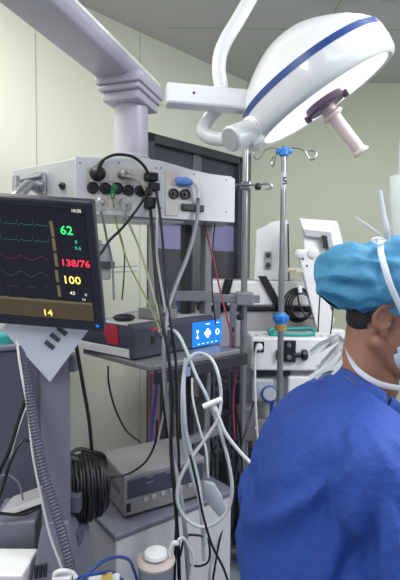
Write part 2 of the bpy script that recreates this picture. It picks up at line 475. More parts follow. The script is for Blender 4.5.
# stepped bracket
bm = BM()
for k, (s0, s1, h0, h1, ln) in enumerate(((.100, .084, -.026, .012, .24), (.090, .078, -.048, -.026, .22), (.080, .072, -.082, -.048, .19))):
    cbox(bm, cc + bd * (.0) + Z * (bh + (h0 + h1) / 2), bd, bs, Z, ln, s0 + s1, h1 - h0, .008)
obj('stepped_bracket', bm, 'boom', pen, True)

# uprights and shelf of the pendant
sz = 1.187
n0 = RZ(150, 366, sz); e1 = RZ(240, 349, sz); e0 = RZ(62, 357, sz)
sx_ = flat(e1 - n0).normalized(); sy_ = V((-sx_.y, sx_.x, 0))
n0 = V((n0.x, n0.y, sz))
bm = BM(); para(bm, n0 - Z * .022, sx_ * .50, sy_ * .46, Z * .022, .005); shelf = obj('shelf', bm, 'alu', pen)
bm = BM(); para(bm, n0 - Z * .072 - sy_ * .012 + sx_ * .02, sx_ * .52, sy_ * .02, Z * .052, .006); obj('bumper_rail', bm, 'navy', shelf)
bm = BM(); cbox(bm, n0 - Z * .046 - sy_ * .0125 + sx_ * .17, sx_, sy_, Z, .035, .004, .036, .001); obj('shelf_label', bm, 'glass_l', shelf, label='small lilac sticker')
# uprights from console to below shelf
for (px, wd, mt, zlo) in ((206, .042, 'alu', 0.50), (186, .040, 'navy', 0.55), (152, .012, 'steel', 1.19)):
    q = P(px, 260, 2.13 if px > 170 else 2.05); q = V((q.x, q.y, 0))
    bm = BM(); cbox(bm, q + Z * ((zb + zlo) / 2), sx_, sy_, Z, wd, .04, zb - zlo - 0.0, .005)
    obj('upright', bm, mt, pen)
bm = BM()
for px, py in ((172, 293), (135, 281)):
    pass
q0 = P(176, 296, 2.06); q1 = P(213, 296, 2.06)
cbox(bm, (q0 + q1) / 2, V((1, 0, 0)), V((0, 1, 0)), Z, .17, .02, .045, .003); obj('upright_clamp', bm, 'alu', pen)
# lower rail shelf behind the hoses
bm = BM(); q = P(196, 438, 2.0); cbox(bm, q, sx_, sy_, Z, .30, .03, .03, .003); obj('lower_rail', bm, 'alu', pen)

# ------------------------------------------------------------------ monitor arm
t = thing('articulated_arm', 'silver jointed arm on the grey end of the pendant console behind the monitor', 'arm', sp(42, 190, .03))
j = sp(40, 186, .014)
bm = BM(); lathe(bm, j, sn, [(0, .028), (.01, .030), (.022, .026), (.026, .022), (.05, .022), (.056, .016)], 22); obj('pivot', bm, 'steel', t, True)
k1 = P(27, 186, 1.62); k2 = P(10, 203, 1.5)
bm = BM(); tube(bm, [j + sn * .05, (j + sn * .05).lerp(k1, .6), k1, k1.lerp(k2, .6), k2, P(2, 225, 1.22)], .019, 14); obj('arm_link', bm, 'steel', t, True)
bm = BM(); prism(bm, [P(12, 178, 1.64), P(37, 172, 1.70), P(43, 171, 1.72), P(39, 176, 1.71), P(14, 181, 1.645)], V((.0, .05, .0)), bev=.002); obj('arm_cover', bm, 'white', t)
bm = BM(); cyl(bm, P(16, 176, 1.62), P(16, 190, 1.62), .012, seg=14); obj('knuckle', bm, 'steel', t, True)

# ------------------------------------------------------------------ patient monitor
r1, r2 = ray(92, 202.5), ray(104, 332.5)
ex = (r1.cross(ray(0, 196.5))).cross(r2.cross(ray(0, 324))).normalized()
if ex.x < 0: ex = -ex
ey = ex.cross(r1.cross(r2)).normalized()
if ey.z < 0: ey = -ey
ez = ex.cross(ey)
if ez.y > 0: ez = -ez
TR = P(92, 202.5, 1.0)
# where the right edge meets the ray of the lower corner
_n = r2.cross(ex).normalized()
MHF = -((TR - EYE).dot(_n)) / (-ey).dot(_n)
MH = abs(MHF); MW = 0.36
mon = thing('patient_monitor', 'black flat vital signs monitor with coloured numbers, partly cut by the left edge', 'monitor', TR - ex * MW / 2 - ey * MH)
o = TR - ex * MW - ey * MH
bm = BM(); para(bm, o - ez * .028, ex * MW, ey * MH, ez * .028, .006); obj('casing', bm, 'bezel', mon)
bm = BM(); cbox(bm, o + ex * MW / 2 + ey * MH / 2 - ez * .045, ex, ey, ez, .24, .2, .04, .01); obj('rear_housing', bm, 'bezel', mon)
bm = BM(); cbox(bm, o + ex * (MW - .105) + ey * MH * .62 - ez * .06, ex, ey, ez, .09, .09, .03, .003); obj('mount_plate', bm, 'steel', mon)
def mp(px, py, off=.0012): return RP(px, py, TR + ez * off, ez)
sx0 = .012; bw = .030
bm = BM(); para(bm, o + ex * sx0 + ey * .032 + ez * .0002, ex * (MW - sx0 - .019), ey * (MH - .050), ez * .0012, 0); scr = obj('screen', bm, 'screen', mon)
bm = BM()
a = mp(93, 308 + 6); ylo = (mp(50, 326) - o).dot(ey)
ylo = .034; bh_ = .048
para(bm, o + ex * .014 + ey * ylo + ez * .0013, ex * (MW - .036), ey * bh_, ez * .0008, 0, mi=0)
para(bm, o + ex * .014 + ey * (ylo + bh_) + ez * .0013, ex * (MW - .036), ey * .006, ez * .0008, 0, mi=1)
obj('status_band', bm, ['band', 'bandl'], scr)
bm = BM()
for (x, y, h) in ((52, 229, 15), (54, 244.5, 13), (56, 260, 14), (57, 276, 13), (59, 291, 13)):
    c = mp(x, y, .0018); cbox(bm, c, ex, ey, ez, .0075, h * .0025, .0006, mi=0)
obj('channel_tabs', bm, 'bandl', scr)
def say(nm, items, mat):
    bm = BM()
    for s, x, y, h in items: textmesh(bm, s, mp(x, y, .0022), ex, ey, h * 1.17 / FPX)
    obj(nm, bm, mat, scr)
say('heart_rate_readout', [('62', 60.5, 234, 8.5)], 't_green')
say('st_readout', [('II', 75, 243.5, 3.5), ('0.6', 75, 249.5, 3.5)], 't_teal')
say('pressure_readout', [('138/76', 61, 265.5, 7.2)], 't_red')
say('saturation_readout', [('100', 63, 283, 8.5)], 't_yel')
say('gas_readout', [('43', 70, 294.5, 4), ('0', 85, 296, 3), ('14', 82, 300.5, 2.6)], 't_white')
say('respiration_readout', [('14', 43, 315, 7.5)], 't_yel')
say('clock_readout', [('10:35', 71, 212, 3)], 't_white')
bm = BM()
def wave(fnc, y0, mat, nm, x0=-70, x1=49):
    bm = BM(); prev = None
    for i in range(121):
        x = x0 + (x1 - x0) * i / 120
        y = y0 + (x - 0) * .065 + fnc(i)
        p = mp(x, y, .002); q = p + ey * .0011
        a, b = bm.verts.new(p), bm.verts.new(q)
        if prev: bm.faces.new((prev[0], a, b, prev[1]))
        prev = (a, b)
    obj(nm, bm, mat, scr)
ecg = lambda i: (-5 if i % 16 == 8 else 2 if i % 16 == 9 else -1 if i % 16 in (12, 13) else 0)
wave(ecg, 223, 't_dgreen', 'ecg_trace'); wave(ecg, 239, 't_dgreen', 'ecg_trace')
wave(lambda i: -4 * abs(math.sin(i / 6.5)) ** 3, 258, 't_dred', 'pressure_trace')
wave(lambda i: -5 * abs(math.sin(i / 6.5)) ** 2, 275, 't_dwht', 'saturation_trace')
wave(lambda i: (-11 if (i % 18) > 7 else 0), 296, 't_dwht', 'gas_trace')
bm = BM(); cbox(bm, mp(97.5, 326, .0005), ex, ey, ez, .008, .007, .001, 0); obj('power_light', bm, 'bluescr', mon)
bm = BM()
for x in (16, 28): 
    for dy in (0, 5): cbox(bm, mp(x, 308 + dy + x * .06, .0022), ex, ey, ez, .013, .0008, .0002)
obj('status_marks', bm, 'bandl', scr)

# ------------------------------------------------------------------ upper device with the blue touch screen
dz = sz + .004
dn0 = RZ(135, 360, dz); dn0.z = dz
ux = flat(RZ(225, 342, dz) - dn0).normalized(); uy = V((-ux.y, ux.x, 0))
DW, DDp, DH = .475, .37, .125
dev = thing('electrosurgical_generator', 'wide grey box with dark sloped front and glowing blue touch screen on pendant shelf', 'medical device', dn0 + ux * DW / 2 + uy * DDp / 2)
bm = BM(); para(bm, dn0 + uy * .03 + Z * .004, ux * DW, uy * (DDp - .03), Z * (DH - .004), .004); hs = obj('housing', bm, 'dark', dev)
bm = BM(); para(bm, dn0 + uy * .02 + Z * DH - ux * .002, ux * (DW + .004), uy * (DDp - .02), Z * .008, .003); obj('top_cover', bm, 'topl', dev)
bm = BM(); para(bm, dn0 + Z * .001 + uy * .02 - ux * .003, ux * (DW + .006), uy * (DDp - .02), Z * .034, .003); obj('base_tray', bm, 'topl', dev)
bm = BM(); prism(bm, [dn0 - ux * .004 + uy * .09 + Z * .045, dn0 - ux * .004 + uy * .16 + Z * .045, dn0 - ux * .004 + uy * .20 + Z * .122, dn0 - ux * .004 + uy * .10 + Z * .122], ux * .003); obj('red_side_flash', bm, 'red', dev)
# front fascia: rounded panel
bm = BM(); prism(bm, [dn0 + ux * (-.004) + Z * .002 + uy * .03, dn0 + ux * (-.004) + Z * .002, dn0 + ux * (-.004) - uy * .0 + Z * .115, dn0 + ux * (-.004) + uy * .012 + Z * .134, dn0 + ux * (-.004) + uy * .04 + Z * .134], ux * (DW + .008), bev=.004)
fas = obj('fascia', bm, 'dark', dev)
def dp(px, py, off=.001): return RP(px, py, dn0 - uy * off, uy)
bm = BM(); a = dp(192, 349); c1 = dp(192.5, 323); c2 = dp(221.5, 343.5); c3 = dp(192.5, 348)
wS = (c2 - c1).dot(ux); hS = (c1 - c3).z
para(bm, V((c1.x, c1.y, c3.z)) , ux * wS, uy * .002, Z * hS, 0); bs_ = obj('touch_screen', bm, 'bluescr', fas)
so = V((c1.x, c1.y, c3.z)) - uy * .0008
bm = BM()
for (dx, dy) in ((0, .012), (0, -.012), (.013, 0), (-.013, 0)):
    lathe(bm, so + ux * (wS * .5 + dx) + Z * (hS * .5 + dy), -uy, [(0, .0095), (.0006, .0095)], 14)
for s in (-1, 1):
    prism(bm, [so + ux * (wS * .16 - .009) + Z * (hS * .5 + s * .018), so + ux * (wS * .16 + .009) + Z * (hS * .5 + s * .018), so + ux * wS * .16 + Z * hS * .5], -uy * .0006)
lathe(bm, so + ux * wS * .84 + Z * hS * .5, -uy, [(0, .014), (.0006, .014)], 18)
for i in range(5): cbox(bm, so + ux * wS * (.2 + .15 * i) + Z * hS * .1, ux, uy, Z, .012, .0008, .003)
cbox(bm, so + ux * wS * .84 + Z * hS * .88, ux, uy, Z, .022, .0008, .003); cbox(bm, so + ux * wS * .5 + Z * hS * .88, ux, uy, Z, .03, .0008, .003)
obj('screen_icons', bm, 'icon', bs_)
bm = BM(); lathe(bm, so + ux * wS * .84 + Z * hS * .5 - uy * .0007, -uy, [(0, .008), (.0004, .008)], 14); obj('screen_icon_centre', bm, 'bluescr', bs_)
bm = BM(); lathe(bm, dp(160, 332, -.0), -uy, [(0, .017), (.008, .016), (.012, .012), (.012, .006), (.02, .006), (.02, 0)], 18); obj('port', bm, 'steel', fas, True)
bm = BM(); cbox(bm, dp(153, 340, .0005), ux, uy, Z, .022, .002, .035); obj('port_panel', bm, 'black', fas); bm = BM(); cbox(bm, dp(171, 343, .0005), ux, uy, Z, .012, .002, .03); obj('port_panel', bm, 'black', fas)
bm = BM(); cbox(bm, dp(155, 329, .0008), ux, uy, Z, .045, .001, .011); obj('red_marking', bm, 'red', fas)

topz = dz + DH + .008
def ontop(px, py, z): p = RZ(px, py, z); p.z = z; return p
# items on top of that device
c = ontop(124, 321, topz)
bm = BM(); ellip(bm, c + Z * .014, .045, .03, .016); 
for v in bm.verts: v.co.z = max(v.co.z, topz + .0005)
tag(obj('foot_switch', bm, 'black', None, True), 'small rounded black pod lying on top of the touch screen device', 'pod')
c = ontop(158, 318, topz)
t = thing('instrument_tray', 'low grey metal instrument box on the touch screen device behind the cables', 'box', c)
bm = BM(); cbox(bm, c + Z * .021, ux, uy, Z, .14, .10, .04, .006); obj('box_body', bm, 'beige', t)
bm = BM(); cbox(bm, c + Z * .043, ux, uy, Z, .145, .105, .005, .002); obj('lid', bm, 'steel', t)
bm = BM(); cbox(bm, c + Z * .02 - uy * .051, ux, uy, Z, .05, .002, .015); obj('latch', bm, 'black', t)
c = ontop(183, 312, topz)
t = thing('blue_carton', 'small bright blue carton standing on the touch screen device', 'carton', c)
bm = BM(); cbox(bm, c + Z * .036, ux, uy, Z, .05, .045, .07, .002); obj('carton_body', bm, 'bluecord', t)
bm = BM(); cbox(bm, c + Z * .05 - uy * .0235, ux, uy, Z, .04, .001, .02); obj('carton_label', bm, 'plugblue', t)
bm = BM(); tube(bm, [ontop(100, 320, topz + .005), ontop(112, 316, topz + .006), ontop(128, 312, topz + .006), ontop(140, 310, topz + .005)], .005, 8); tag(obj('white_probe', bm, 'whitecord', None, True), 'thin pale probe lying on the touch screen device beside the monitor', 'probe')
# grey clamp & wire rack behind, at x 100-115
t = thing('wall_rail_clamp', 'grey clamp block on a short white rail behind the monitor edge', 'clamp', P(104, 275, 1.95))
bm = BM(); cbox(bm, P(104, 262, 1.95), V((1, 0, 0)), V((0, 1, 0)), Z, .05, .04, .15, .006); obj('clamp_body', bm, 'boxg', t)
bm = BM(); cbox(bm, P(107, 265, 1.92), V((1, 0, 0)), V((0, 1, 0)), Z, .06, .03, .03, .003); obj('clamp_jaw', bm, 'dark', t)
bm = BM()
for y in (268, 273): tube(bm, [P(100, y, 1.95), P(118, y - 1, 1.96), P(137, y - 2, 1.97)], .004, 6)
cyl(bm, P(100, 240, 1.955), P(100, 312, 1.955), .008)
obj('rail', bm, 'white', t)

# ------------------------------------------------------------------ lower device on its cabinet
cz = 0.64
cn = RZ(116, 534, cz); cn.z = cz
vx = flat(RZ(222, 493, cz) - cn).normalized(); vy = V((-vx.y, vx.x, 0))
cab = thing('equipment_cabinet', 'white enamel cabinet with grey top under the lower metal device', 'cabinet', V((cn.x, cn.y, 0)) + vx * .3 + vy * .2)
bm = BM(); para(bm, V((cn.x, cn.y, .06)), vx * .52, vy * .42, Z * (cz - .085), .006); obj('cabinet_body', bm, 'topl', cab)
bm = BM(); para(bm, V((cn.x, cn.y, cz - .02)) - vx * .01 - vy * .01, vx * .54, vy * .44, Z * .02, .006); obj('cabinet_top', bm, 'lav', cab)
for i in (0.04, .48):
    for j_ in (.04, .38):
        bm = BM(); c = V((cn.x, cn.y, 0)) + vx * i + vy * j_; cyl(bm, c - vx * .01 + Z * .025, c + vx * .01 + Z * .025, .025); cyl(bm, c + Z * .03, c + Z * .065, .008); obj('caster', bm, 'black', cab)
lz = cz + .012
ln = RZ(124, 518, lz); ln.z = lz
wx = V((.80, .60, 0)); wx = flat(RZ(200, 496, lz) - ln).normalized(); wy = V((-wx.y, wx.x, 0))
LW, LD, LH = .335, .25, .152
ld = thing('suction_generator', 'beige metal box with dark front panel and small white buttons on cabinet', 'medical device', ln + wx * LW / 2 + wy * LD / 2 - Z * .012)
bm = BM(); para(bm, ln, wx * LW, wy * LD, Z * LH, .008); hb = obj('housing', bm, 'beige', ld)
bm = BM(); para(bm, ln + wx * .012 - wy * .004 + Z * .065, wx * (LW - .02), wy * .01, Z * .068, .003); fr = obj('front_panel', bm, 'dark', ld)
def lp(px, py, off=.002): return RP(px, py, ln - wy * off, wy)
bm = BM(); cbox(bm, lp(128.5, 508), wx, wy, Z, .016, .004, .030, .001); obj('power_switch', bm, 'black', ld)
for px, py in ((146, 499), (154, 496.5), (163, 493), (172, 490), (181, 488), (190, 485)):
    bm = BM(); cbox(bm, lp(px, py), wx, wy, Z, .017, .004, .016, .001); obj('button', bm, 'top', ld)
bm = BM(); lathe(bm, lp(176, 503 - 10, .002), -wy, [(0, .006), (.002, .006)], 12); obj('green_lamp', bm, 'teal', ld)
bm = BM()
for px, py, h in ((150, 477, .01), (150, 482, .01), (170, 472, .012), (186, 467, .012)): cbox(bm, lp(px, py, .0055), wx, wy, Z, .03, .0005, .002)
cbox(bm, lp(128, 496, .002), wx, wy, Z, .008, .001, .004)
obj('panel_marks', bm, 'top', fr)
bm = BM()
for i in (.04, LW - .04):
    for j_ in (.04, LD - .04): cyl(bm, ln + wx * i + wy * j_ - Z * .0125, ln + wx * i + wy * j_ + Z * .003, .012)
obj('rubber_feet', bm, 'black', ld)
bm = BM()
for i in range(8): cbox(bm, ln + wx * .0 - wx * .0005 + wy * (.05 + .018 * i) + Z * .08, wx, wy, Z, .001, .008, .03)
obj('side_vents', bm, 'dark', ld)

# ------------------------------------------------------------------ left stand, sign, hoses
pq = P(56, 430, 1.30); pb = V((pq.x, pq.y, 0))
st = thing('equipment_stand', 'tall lavender grey metal post on a boxy foot below the monitor', 'stand', pb)
bm = BM(); cbox(bm, pb + Z * ((.10 + 1.33) / 2), V((1, .25, 0)).normalized(), V((-.25, 1, 0)).normalized(), Z, .078, .05, 1.23, .004); obj('post', bm, 'lav', st)
bm = BM(); prism(bm, [P(42, 522, 1.27), P(68, 522, 1.27), P(80, 600, 1.22), P(28, 600, 1.22)], V((0, .18, 0)), bev=.004); ft = obj('foot_housing', bm, 'lav', st)
bm = BM(); cbox(bm, pb + Z * .05, V((1, 0, 0)), V((0, 1, 0)), Z, .38, .40, .10, .01); obj('base', bm, 'lavd', st)
bm = BM()
for i in range(3): cbox(bm, P(36 + i * 4.5, 572 - i, 1.235), V((1, 0, 0)), V((0, 1, 0)), Z, .008, .008, .035)
obj('vent_slots', bm, 'navy', st)
bm = BM(); cbox(bm, P(74, 500, 1.33), V((1, 0, 0)), V((0, 1, 0)), Z, .05, .06, .05, .004); obj('side_bracket', bm, 'lavd', st); bm = BM(); cbox(bm, P(72, 535, 1.33), V((1, 0, 0)), V((0, 1, 0)), Z, .06, .06, .045, .004); obj('side_bracket', bm, 'lavd', st)
bm = BM(); cbox(bm, P(68, 362, 1.31), V((1, 0, 0)), V((0, 1, 0)), Z, .06, .05, .05, .008); obj('top_joint', bm, 'lavd', st)
# paper sign
s0 = P(50, 382, 1.235); s1 = P(8, 336, 1.235); s2 = P(84, 336, 1.235); 
ax = (P(29, 359, 1.235) - s0) ; 
a_ = (s1 - s0); b_ = (s2 - s0)
sg = thing('paper_notice', 'white paper sheet hung cornerwise below the monitor with dark green blocks', 'notice', s0)
bm = BM(); para(bm, s0, a_ * 1.15, b_ * 1.45, V((0, .0012, 0))); obj('sheet', bm, 'paper', sg)
bm = BM(); pe = b_.normalized(); pf = a_.normalized()
for px, py in ((49.5, 345), (55, 337.5), (62, 331)):
    c = P(px, py, 1.233); cbox(bm, c, (V((.62, 0, .78))), V((0, 1, 0)), V((.78, 0, -.62)), .013, .001, .03, 0)
obj('printed_blocks', bm, 'ink', sg)
# corrugated hose
bm = BM(); tube(bm, [P(19, 300, 1.26), P(21, 340, 1.25), P(28, 385, 1.22), P(35, 430, 1.19), P(43, 470, 1.16), P(55, 510, 1.13), P(66, 550, 1.11), P(74, 590, 1.10), P(80, 640, 1.1)], .0135, 14, ribs=.0085)
tag(obj('corrugated_hose', bm, 'ribbed', None, True), 'ribbed grey hose running down in front of the grey post', 'hose')
bm = BM(); tube(bm, [P(15, 325, 1.25), P(20, 365, 1.22), P(28, 410, 1.2), P(33, 455, 1.17), P(42, 500, 1.15), P(50, 535, 1.13), P(62, 568, 1.11)], .0035, 8)
tag(obj('thin_tube', bm, 'whitecord', None, True), 'thin pale tube following the left side of the ribbed hose', 'tube')
# left machine
am = thing('anaesthesia_machine', 'large dull grey machine body at the left edge below the monitor', 'medical machine', V((-.75, 1.62, 0)))
q = P(-10, 352, 1.55); q2 = P(33, 352, 1.75)
mdx = flat(P(38, 352, 1.62) - P(-30, 352, 1.50)); mz = P(0, 353, 1.52).z
q = V((P(-30, 352, 1.50).x, 1.50, 0))
bm = BM(); para(bm, q + Z * .12, mdx, V((-.1, .45, 0)), Z * (mz - .12), .008); mb = obj('machine_body', bm, 'lavd', am)
bm = BM(); para(bm, q + Z * mz - V((0, .015, 0)), mdx * 1.02, V((-.1, .47, 0)), Z * .02, .006); obj('work_top', bm, 'lav', am)
bm = BM(); para(bm, q + Z * .02, mdx, V((-.1, .45, 0)), Z * .10, .01); obj('plinth', bm, 'navy', am)
bm = BM(); cbox(bm, P(20, 535, 1.42), V((1, .15, 0)).normalized(), V((-.15, 1, 0)).normalized(), Z, .13, .16, .17, .006); obj('side_module', bm, 'lav', am)
bm = BM(); prism(bm, [P(0, 512, 1.40), P(20, 505, 1.42), P(42, 496, 1.44), P(42, 504, 1.42), P(16, 513, 1.38), P(0, 518, 1.38)], V((0, .1, .0)), bev=.003); obj('tray_edge', bm, 'top', am)
bm = BM(); cbox(bm, P(8, 590, 1.25), V((1, 0, 0)), V((0, 1, 0)), Z, .13, .12, .17, .006); tag(obj('white_bin', bm, 'white'), 'white box standing at the bottom left corner in front of the grey machine', 'box')
c = P(3, 345, 1.6)
bm = BM(); cbox(bm, P(2, 340, 1.60), V((1, 0, 0)), V((0, 1, 0)), Z, .07, .06, .055, .012); tag(obj('teal_pouch', bm, 'teal'), 'small teal green pouch on the machine at the left edge', 'pouch')

def cable(name, label, cat, pts, r, mat, seg=8, extra=None, group=None):
    bm = BM(); tube(bm, [P(*p) for p in pts], r, seg)
    if extra: extra(bm)
    return tag(obj(name, bm, mat, None, True), label, cat, group)
cable('looped_cable', 'black cable looping round behind the grey post at the lower left', 'cable', [(45, 452, 1.45), (25, 440, 1.40), (12, 458, 1.36), (2, 490, 1.34), (-4, 510, 1.33), (8, 514, 1.35), (25, 514, 1.37), (38, 508, 1.40)], .0045, 'rubber')
cable('grey_wire', 'thin grey wire arching over the grey panel at the left edge', 'wire', [(-3, 477, 1.36), (8, 475, 1.36), (19, 484, 1.37), (23, 500, 1.38)], .003, 'grayhose')
cable('white_wire', 'thin whitish wire running steeply down left of the ribbed hose', 'wire', [(27, 405, 1.4), (18, 430, 1.4), (10, 460, 1.39), (2, 492, 1.38)], .002, 'whitecord')
cable('slack_cable', 'black cable slanting down to the left edge below the paper notice', 'cable', [(27, 395, 1.42), (17, 425, 1.4), (10, 448, 1.38), (0, 470, 1.36), (-8, 490, 1.36)], .006, 'rubber')
# coiled cable on the post
cp = P(88, 486, 1.42)
cl = thing('coiled_cable', 'thick bundle of coiled black cable hanging beside the grey post', 'cable', cp - Z * .11)
ch = V((1, .42, 0)).normalized()
bm = BM(); rng = random.Random(3)
for k in range(11):
    cc2 = cp + ch * ((k - 5) * .0105)
    a = V((-ch.y, ch.x, 0)); rr = .100 * math.sqrt(1 - ((k - 4) / 8.5) ** 2) + rng.uniform(-.006, .006); ps = []
    for i in range(25):
        th = 2 * PI * i / 24
        ps.append(cc2 + a * math.cos(th) * rr * .85 + Z * math.sin(th) * (rr + rng.uniform(-.002, .002)) + ch * rng.uniform(-.002, .002))
    tube(bm, ps, .0062, 8, 3)
for k in range(6):
    cc2 = cp + ch * ((k - 2.5) * .016); a = V((-ch.y, ch.x, 0))
    tube(bm, [cc2 + a * math.cos(2*PI*i/24) * .066 + Z * math.sin(2*PI*i/24) * .083 for i in range(25)], .007, 8, 3)
obj('coil', bm, 'rubber', cl, True)
bm = BM(); tube(bm, [cp + ch * .055 + Z * .05, cp + ch * .05 + Z * .09, P(93, 452, 1.4), P(80, 449, 1.38), P(70, 453, 1.36)], .006, 8); obj('loose_turn', bm, 'rubber', cl, True)
bm = BM(); tube(bm, [P(70, 458, 1.34), P(80, 460, 1.40), P(92, 460, 1.44), P(96, 453, 1.44)], .006, 8); obj('hanging_hook', bm, 'steel', cl, True)

# ------------------------------------------------------------------ poles
def pole(name, label, px, yt, yb, d, r, mat='steel'):
    top = P(px, yt, d); x = top.x
    t = thing(name, label, 'pole', V((x, d, 0)))
    return t, x, top.z
t, x, z = pole('iv_pole', 'slim steel drip pole with blue hub, hooks and a number 5 tag', 284, 150, 440, 2.15, .0135)
o = V((x, 2.15, 0))
bm = BM(); cyl(bm, o + Z * .12, o + Z * (z - .55), .0145, seg=16); obj('lower_tube', bm, 'steel', t, True)
bm = BM(); cyl(bm, o + Z * (z - .56), o + Z * z, .0125, seg=16); obj('upper_tube', bm, 'steel', t, True)
bm = BM(); lathe(bm, o + Z * (z - .03), Z, [(0, .016), (.005, .022), (.03, .024), (.036, .014), (.046, .010), (.05, 0)], 14)
cbox(bm, o + Z * (z - .005), V((1, 0, 0)), V((0, 1, 0)), Z, .075, .02, .022, .004); hub = obj('hook_hub', bm, 'bluecap', t, True)
h0 = o + Z * (z + .003)
for dx, dy in ((-1, -.2), (1, -.15), (.25, 1), (-.25, 1)):
    d_ = V((dx, dy, 0)).normalized(); ps = [h0, h0 + d_ * .05 + Z * .004, h0 + d_ * .09 - Z * .008, h0 + d_ * .105 - Z * .03, h0 + d_ * .12 - Z * .05, h0 + d_ * .14 - Z * .045, h0 + d_ * .145 - Z * .02, h0 + d_ * .125 - Z * .008, h0 + d_ * .112 - Z * .015]
    bm = BM(); tube(bm, ps, .0035, 6, 5); obj('hook', bm, 'steel', t, True)
zc = P(281.5, 321, 2.15).z
bm = BM(); lathe(bm, o + Z * (zc - .045), Z, [(0, .022), (.01, .026), (.035, .027), (.05, .034), (.07, .034), (.076, .026), (.085, .022)], 18)
for k in range(8):
    a = 2 * PI * k / 8; cbox(bm, o + V((math.cos(a), math.sin(a), 0)) * .033 + Z * (zc + .015), V((math.cos(a), math.sin(a), 0)), V((-math.sin(a), math.cos(a), 0)), Z, .01, .012, .024, .003)
cl_ = obj('clamp_collar', bm, 'bluecap', t, True)
bm = BM(); lathe(bm, o + Z * (zc - .044), Z, [(0, .0275), (.03, .0275)], 18); cb = obj('collar_label', bm, 'yellow', cl_)
bm = BM()
for i in range(3): lathe(bm, o + Z * (zc - .038 + i * .008), Z, [(0, .0278), (.002, .0278)], 18)
obj('label_print', bm, 'black', cb)
zl = P(283.5, 181, 2.15).z
bm = BM(); lathe(bm, o + Z * (zl - .038), Z, [(0, .0135), (.076, .0135)], 16); lab = obj('number_label', bm, 'paper', t)
bm = BM(); textmesh(bm, '5', o + V((-.008, -.0145, zl - .018)), V((1, 0, 0)), Z, .034); obj('number_five', bm, 'black', lab)
bm = BM()
for k in range(5):
    a = 2 * PI * k / 5; tube(bm, [o + Z * .13, o + V((math.cos(a) * .15, math.sin(a) * .15, .10)), o + V((math.cos(a) * .28, math.sin(a) * .28, .07))], .013, 8)
    lathe(bm, o + V((math.cos(a) * .28, math.sin(a) * .28, .0)), Z, [(0, .01), (.01, .022), (.04, .022), (.06, .008)], 10)
obj('star_base', bm, 'alu', t, True)

t2 = thing('drip_pole', 'thicker steel pole clamped to the pendant by a grey horizontal bar', 'pole', P(243, 455, 2.18))
x = P(246, 150, 2.18).x; o = V((x, 2.18, 0)); z = P(246, 150, 2.18).z; zbm = P(244, 470, 2.18).z
bm = BM(); cyl(bm, o + Z * zbm, o + Z * z, .0155, seg=16, ch=.003); obj('pole_tube', bm, 'steel', t2, True)
zc = P(246, 186, 2.18).z
bm = BM(); c = o + Z * zc
tube(bm, [c - V((.075, .03, -.003)), c - V((.02, .03, 0)), c + V((.05, -.03, 0)), c + V((.10, -.03, .006)), c + V((.12, -.03, -.006)), c + V((.105, -.03, -.018)), c + V((.09, -.03, -.014))], .0045, 8, 6); obj('hook', bm, 'steel', t2, True)
bm = BM(); cbox(bm, c, V((1, 0, 0)), V((0, 1, 0)), Z, .045, .05, .04, .006); obj('hook_clamp', bm, 'steel', t2)
for s in (-.055, .055):
    bm = BM(); lathe(bm, c + V((s, -.03, -.022)), Z, [(0, .012), (.01, .016), (.024, .014), (.03, .008)], 12); obj('knob', bm, 'black', t2, True)
zr = P(240, 298, 2.18).z
bm = BM(); cbox(bm, V((x - .08, 2.14, zr)), V((1, 0, 0)), V((0, 1, 0)), Z, .30, .022, .038, .004); obj('horizontal_bar', bm, 'alu', t2)
bm = BM(); cbox(bm, V((x, 2.15, zr)), V((1, 0, 0)), V((0, 1, 0)), Z, .08, .075, .062, .006); obj('bar_clamp', bm, 'alu', t2)
bm = BM(); cyl(bm, V((x - .02, 2.15, zr - .03)), V((x - .02, 2.15, zr - .075)), .006); lathe(bm, V((x - .02, 2.15, zr - .10)), Z, [(0, .014), (.012, .018), (.026, .014)], 12); obj('clamp_screw', bm, 'black', t2, True)

# ------------------------------------------------------------------ rear white trolley with monitors
D3 = 2.78
tz = P(260, 281, D3).z
rt = thing('white_trolley', 'white topped equipment trolley with black straps by the far wall', 'trolley', V((.35, 2.8, 0)))
xa, xb = P(200, 300, D3).x, P(330, 300, D3).x
zb3 = P(260, 306, D3).z
bm = BM(); prism(bm, [V((xa, D3, zb3)), V((xb, D3, zb3)), V((xb, D3, tz - .03)), V((xb - .04, D3, tz)), V((xa + .07, D3, tz)), V((xa, D3, tz - .02))], V((0, .42, 0)), bev=.012); obj('top_case', bm, 'white', rt)
bm = BM(); para(bm, V((xa - .02, D3 - .012, zb3 - .025)), V((xb - xa + .04, 0, 0)), V((0, .43, 0)), V((0, 0, .025)), .004); obj('black_rail', bm, 'black', rt)
bm = BM(); para(bm, V((xa - .03, D3 + .01, .15)), V((xb - xa + .06, 0, 0)), V((0, .40, 0)), V((0, 0, zb3 - .18)), .012); obj('cart_body', bm, 'top', rt)
bm = BM()
for k in range(4): para(bm, V((xa + .0, D3 + .0, .2 + k * .22)), V((xb - xa, 0, 0)), V((0, .02, 0)), V((0, 0, .2)), .006)
obj('drawer_fronts', bm, 'lav', rt)
for (a, b) in (((229, 279), (221, 312)), ((262, 276), (284, 316))):
    bm = BM(); p0 = P(a[0], a[1], D3 - .012); p1 = P(b[0], b[1], D3 - .012)
    d_ = V((.026, 0, 0)); prism(bm, [p0 - d_, p0 + d_, p1 + d_, p1 - d_], V((0, .006, 0))); obj('strap', bm, 'black', rt)
bm = BM()
for i in (xa + .05, xb - .05):
    for j_ in (D3 + .06, D3 + .36):
        bm = BM(); cyl(bm, V((i - .012, j_, .045)), V((i + .012, j_, .045)), .045); cyl(bm, V((i, j_, .06)), V((i, j_, .16)), .012); obj('caster', bm, 'black', rt)
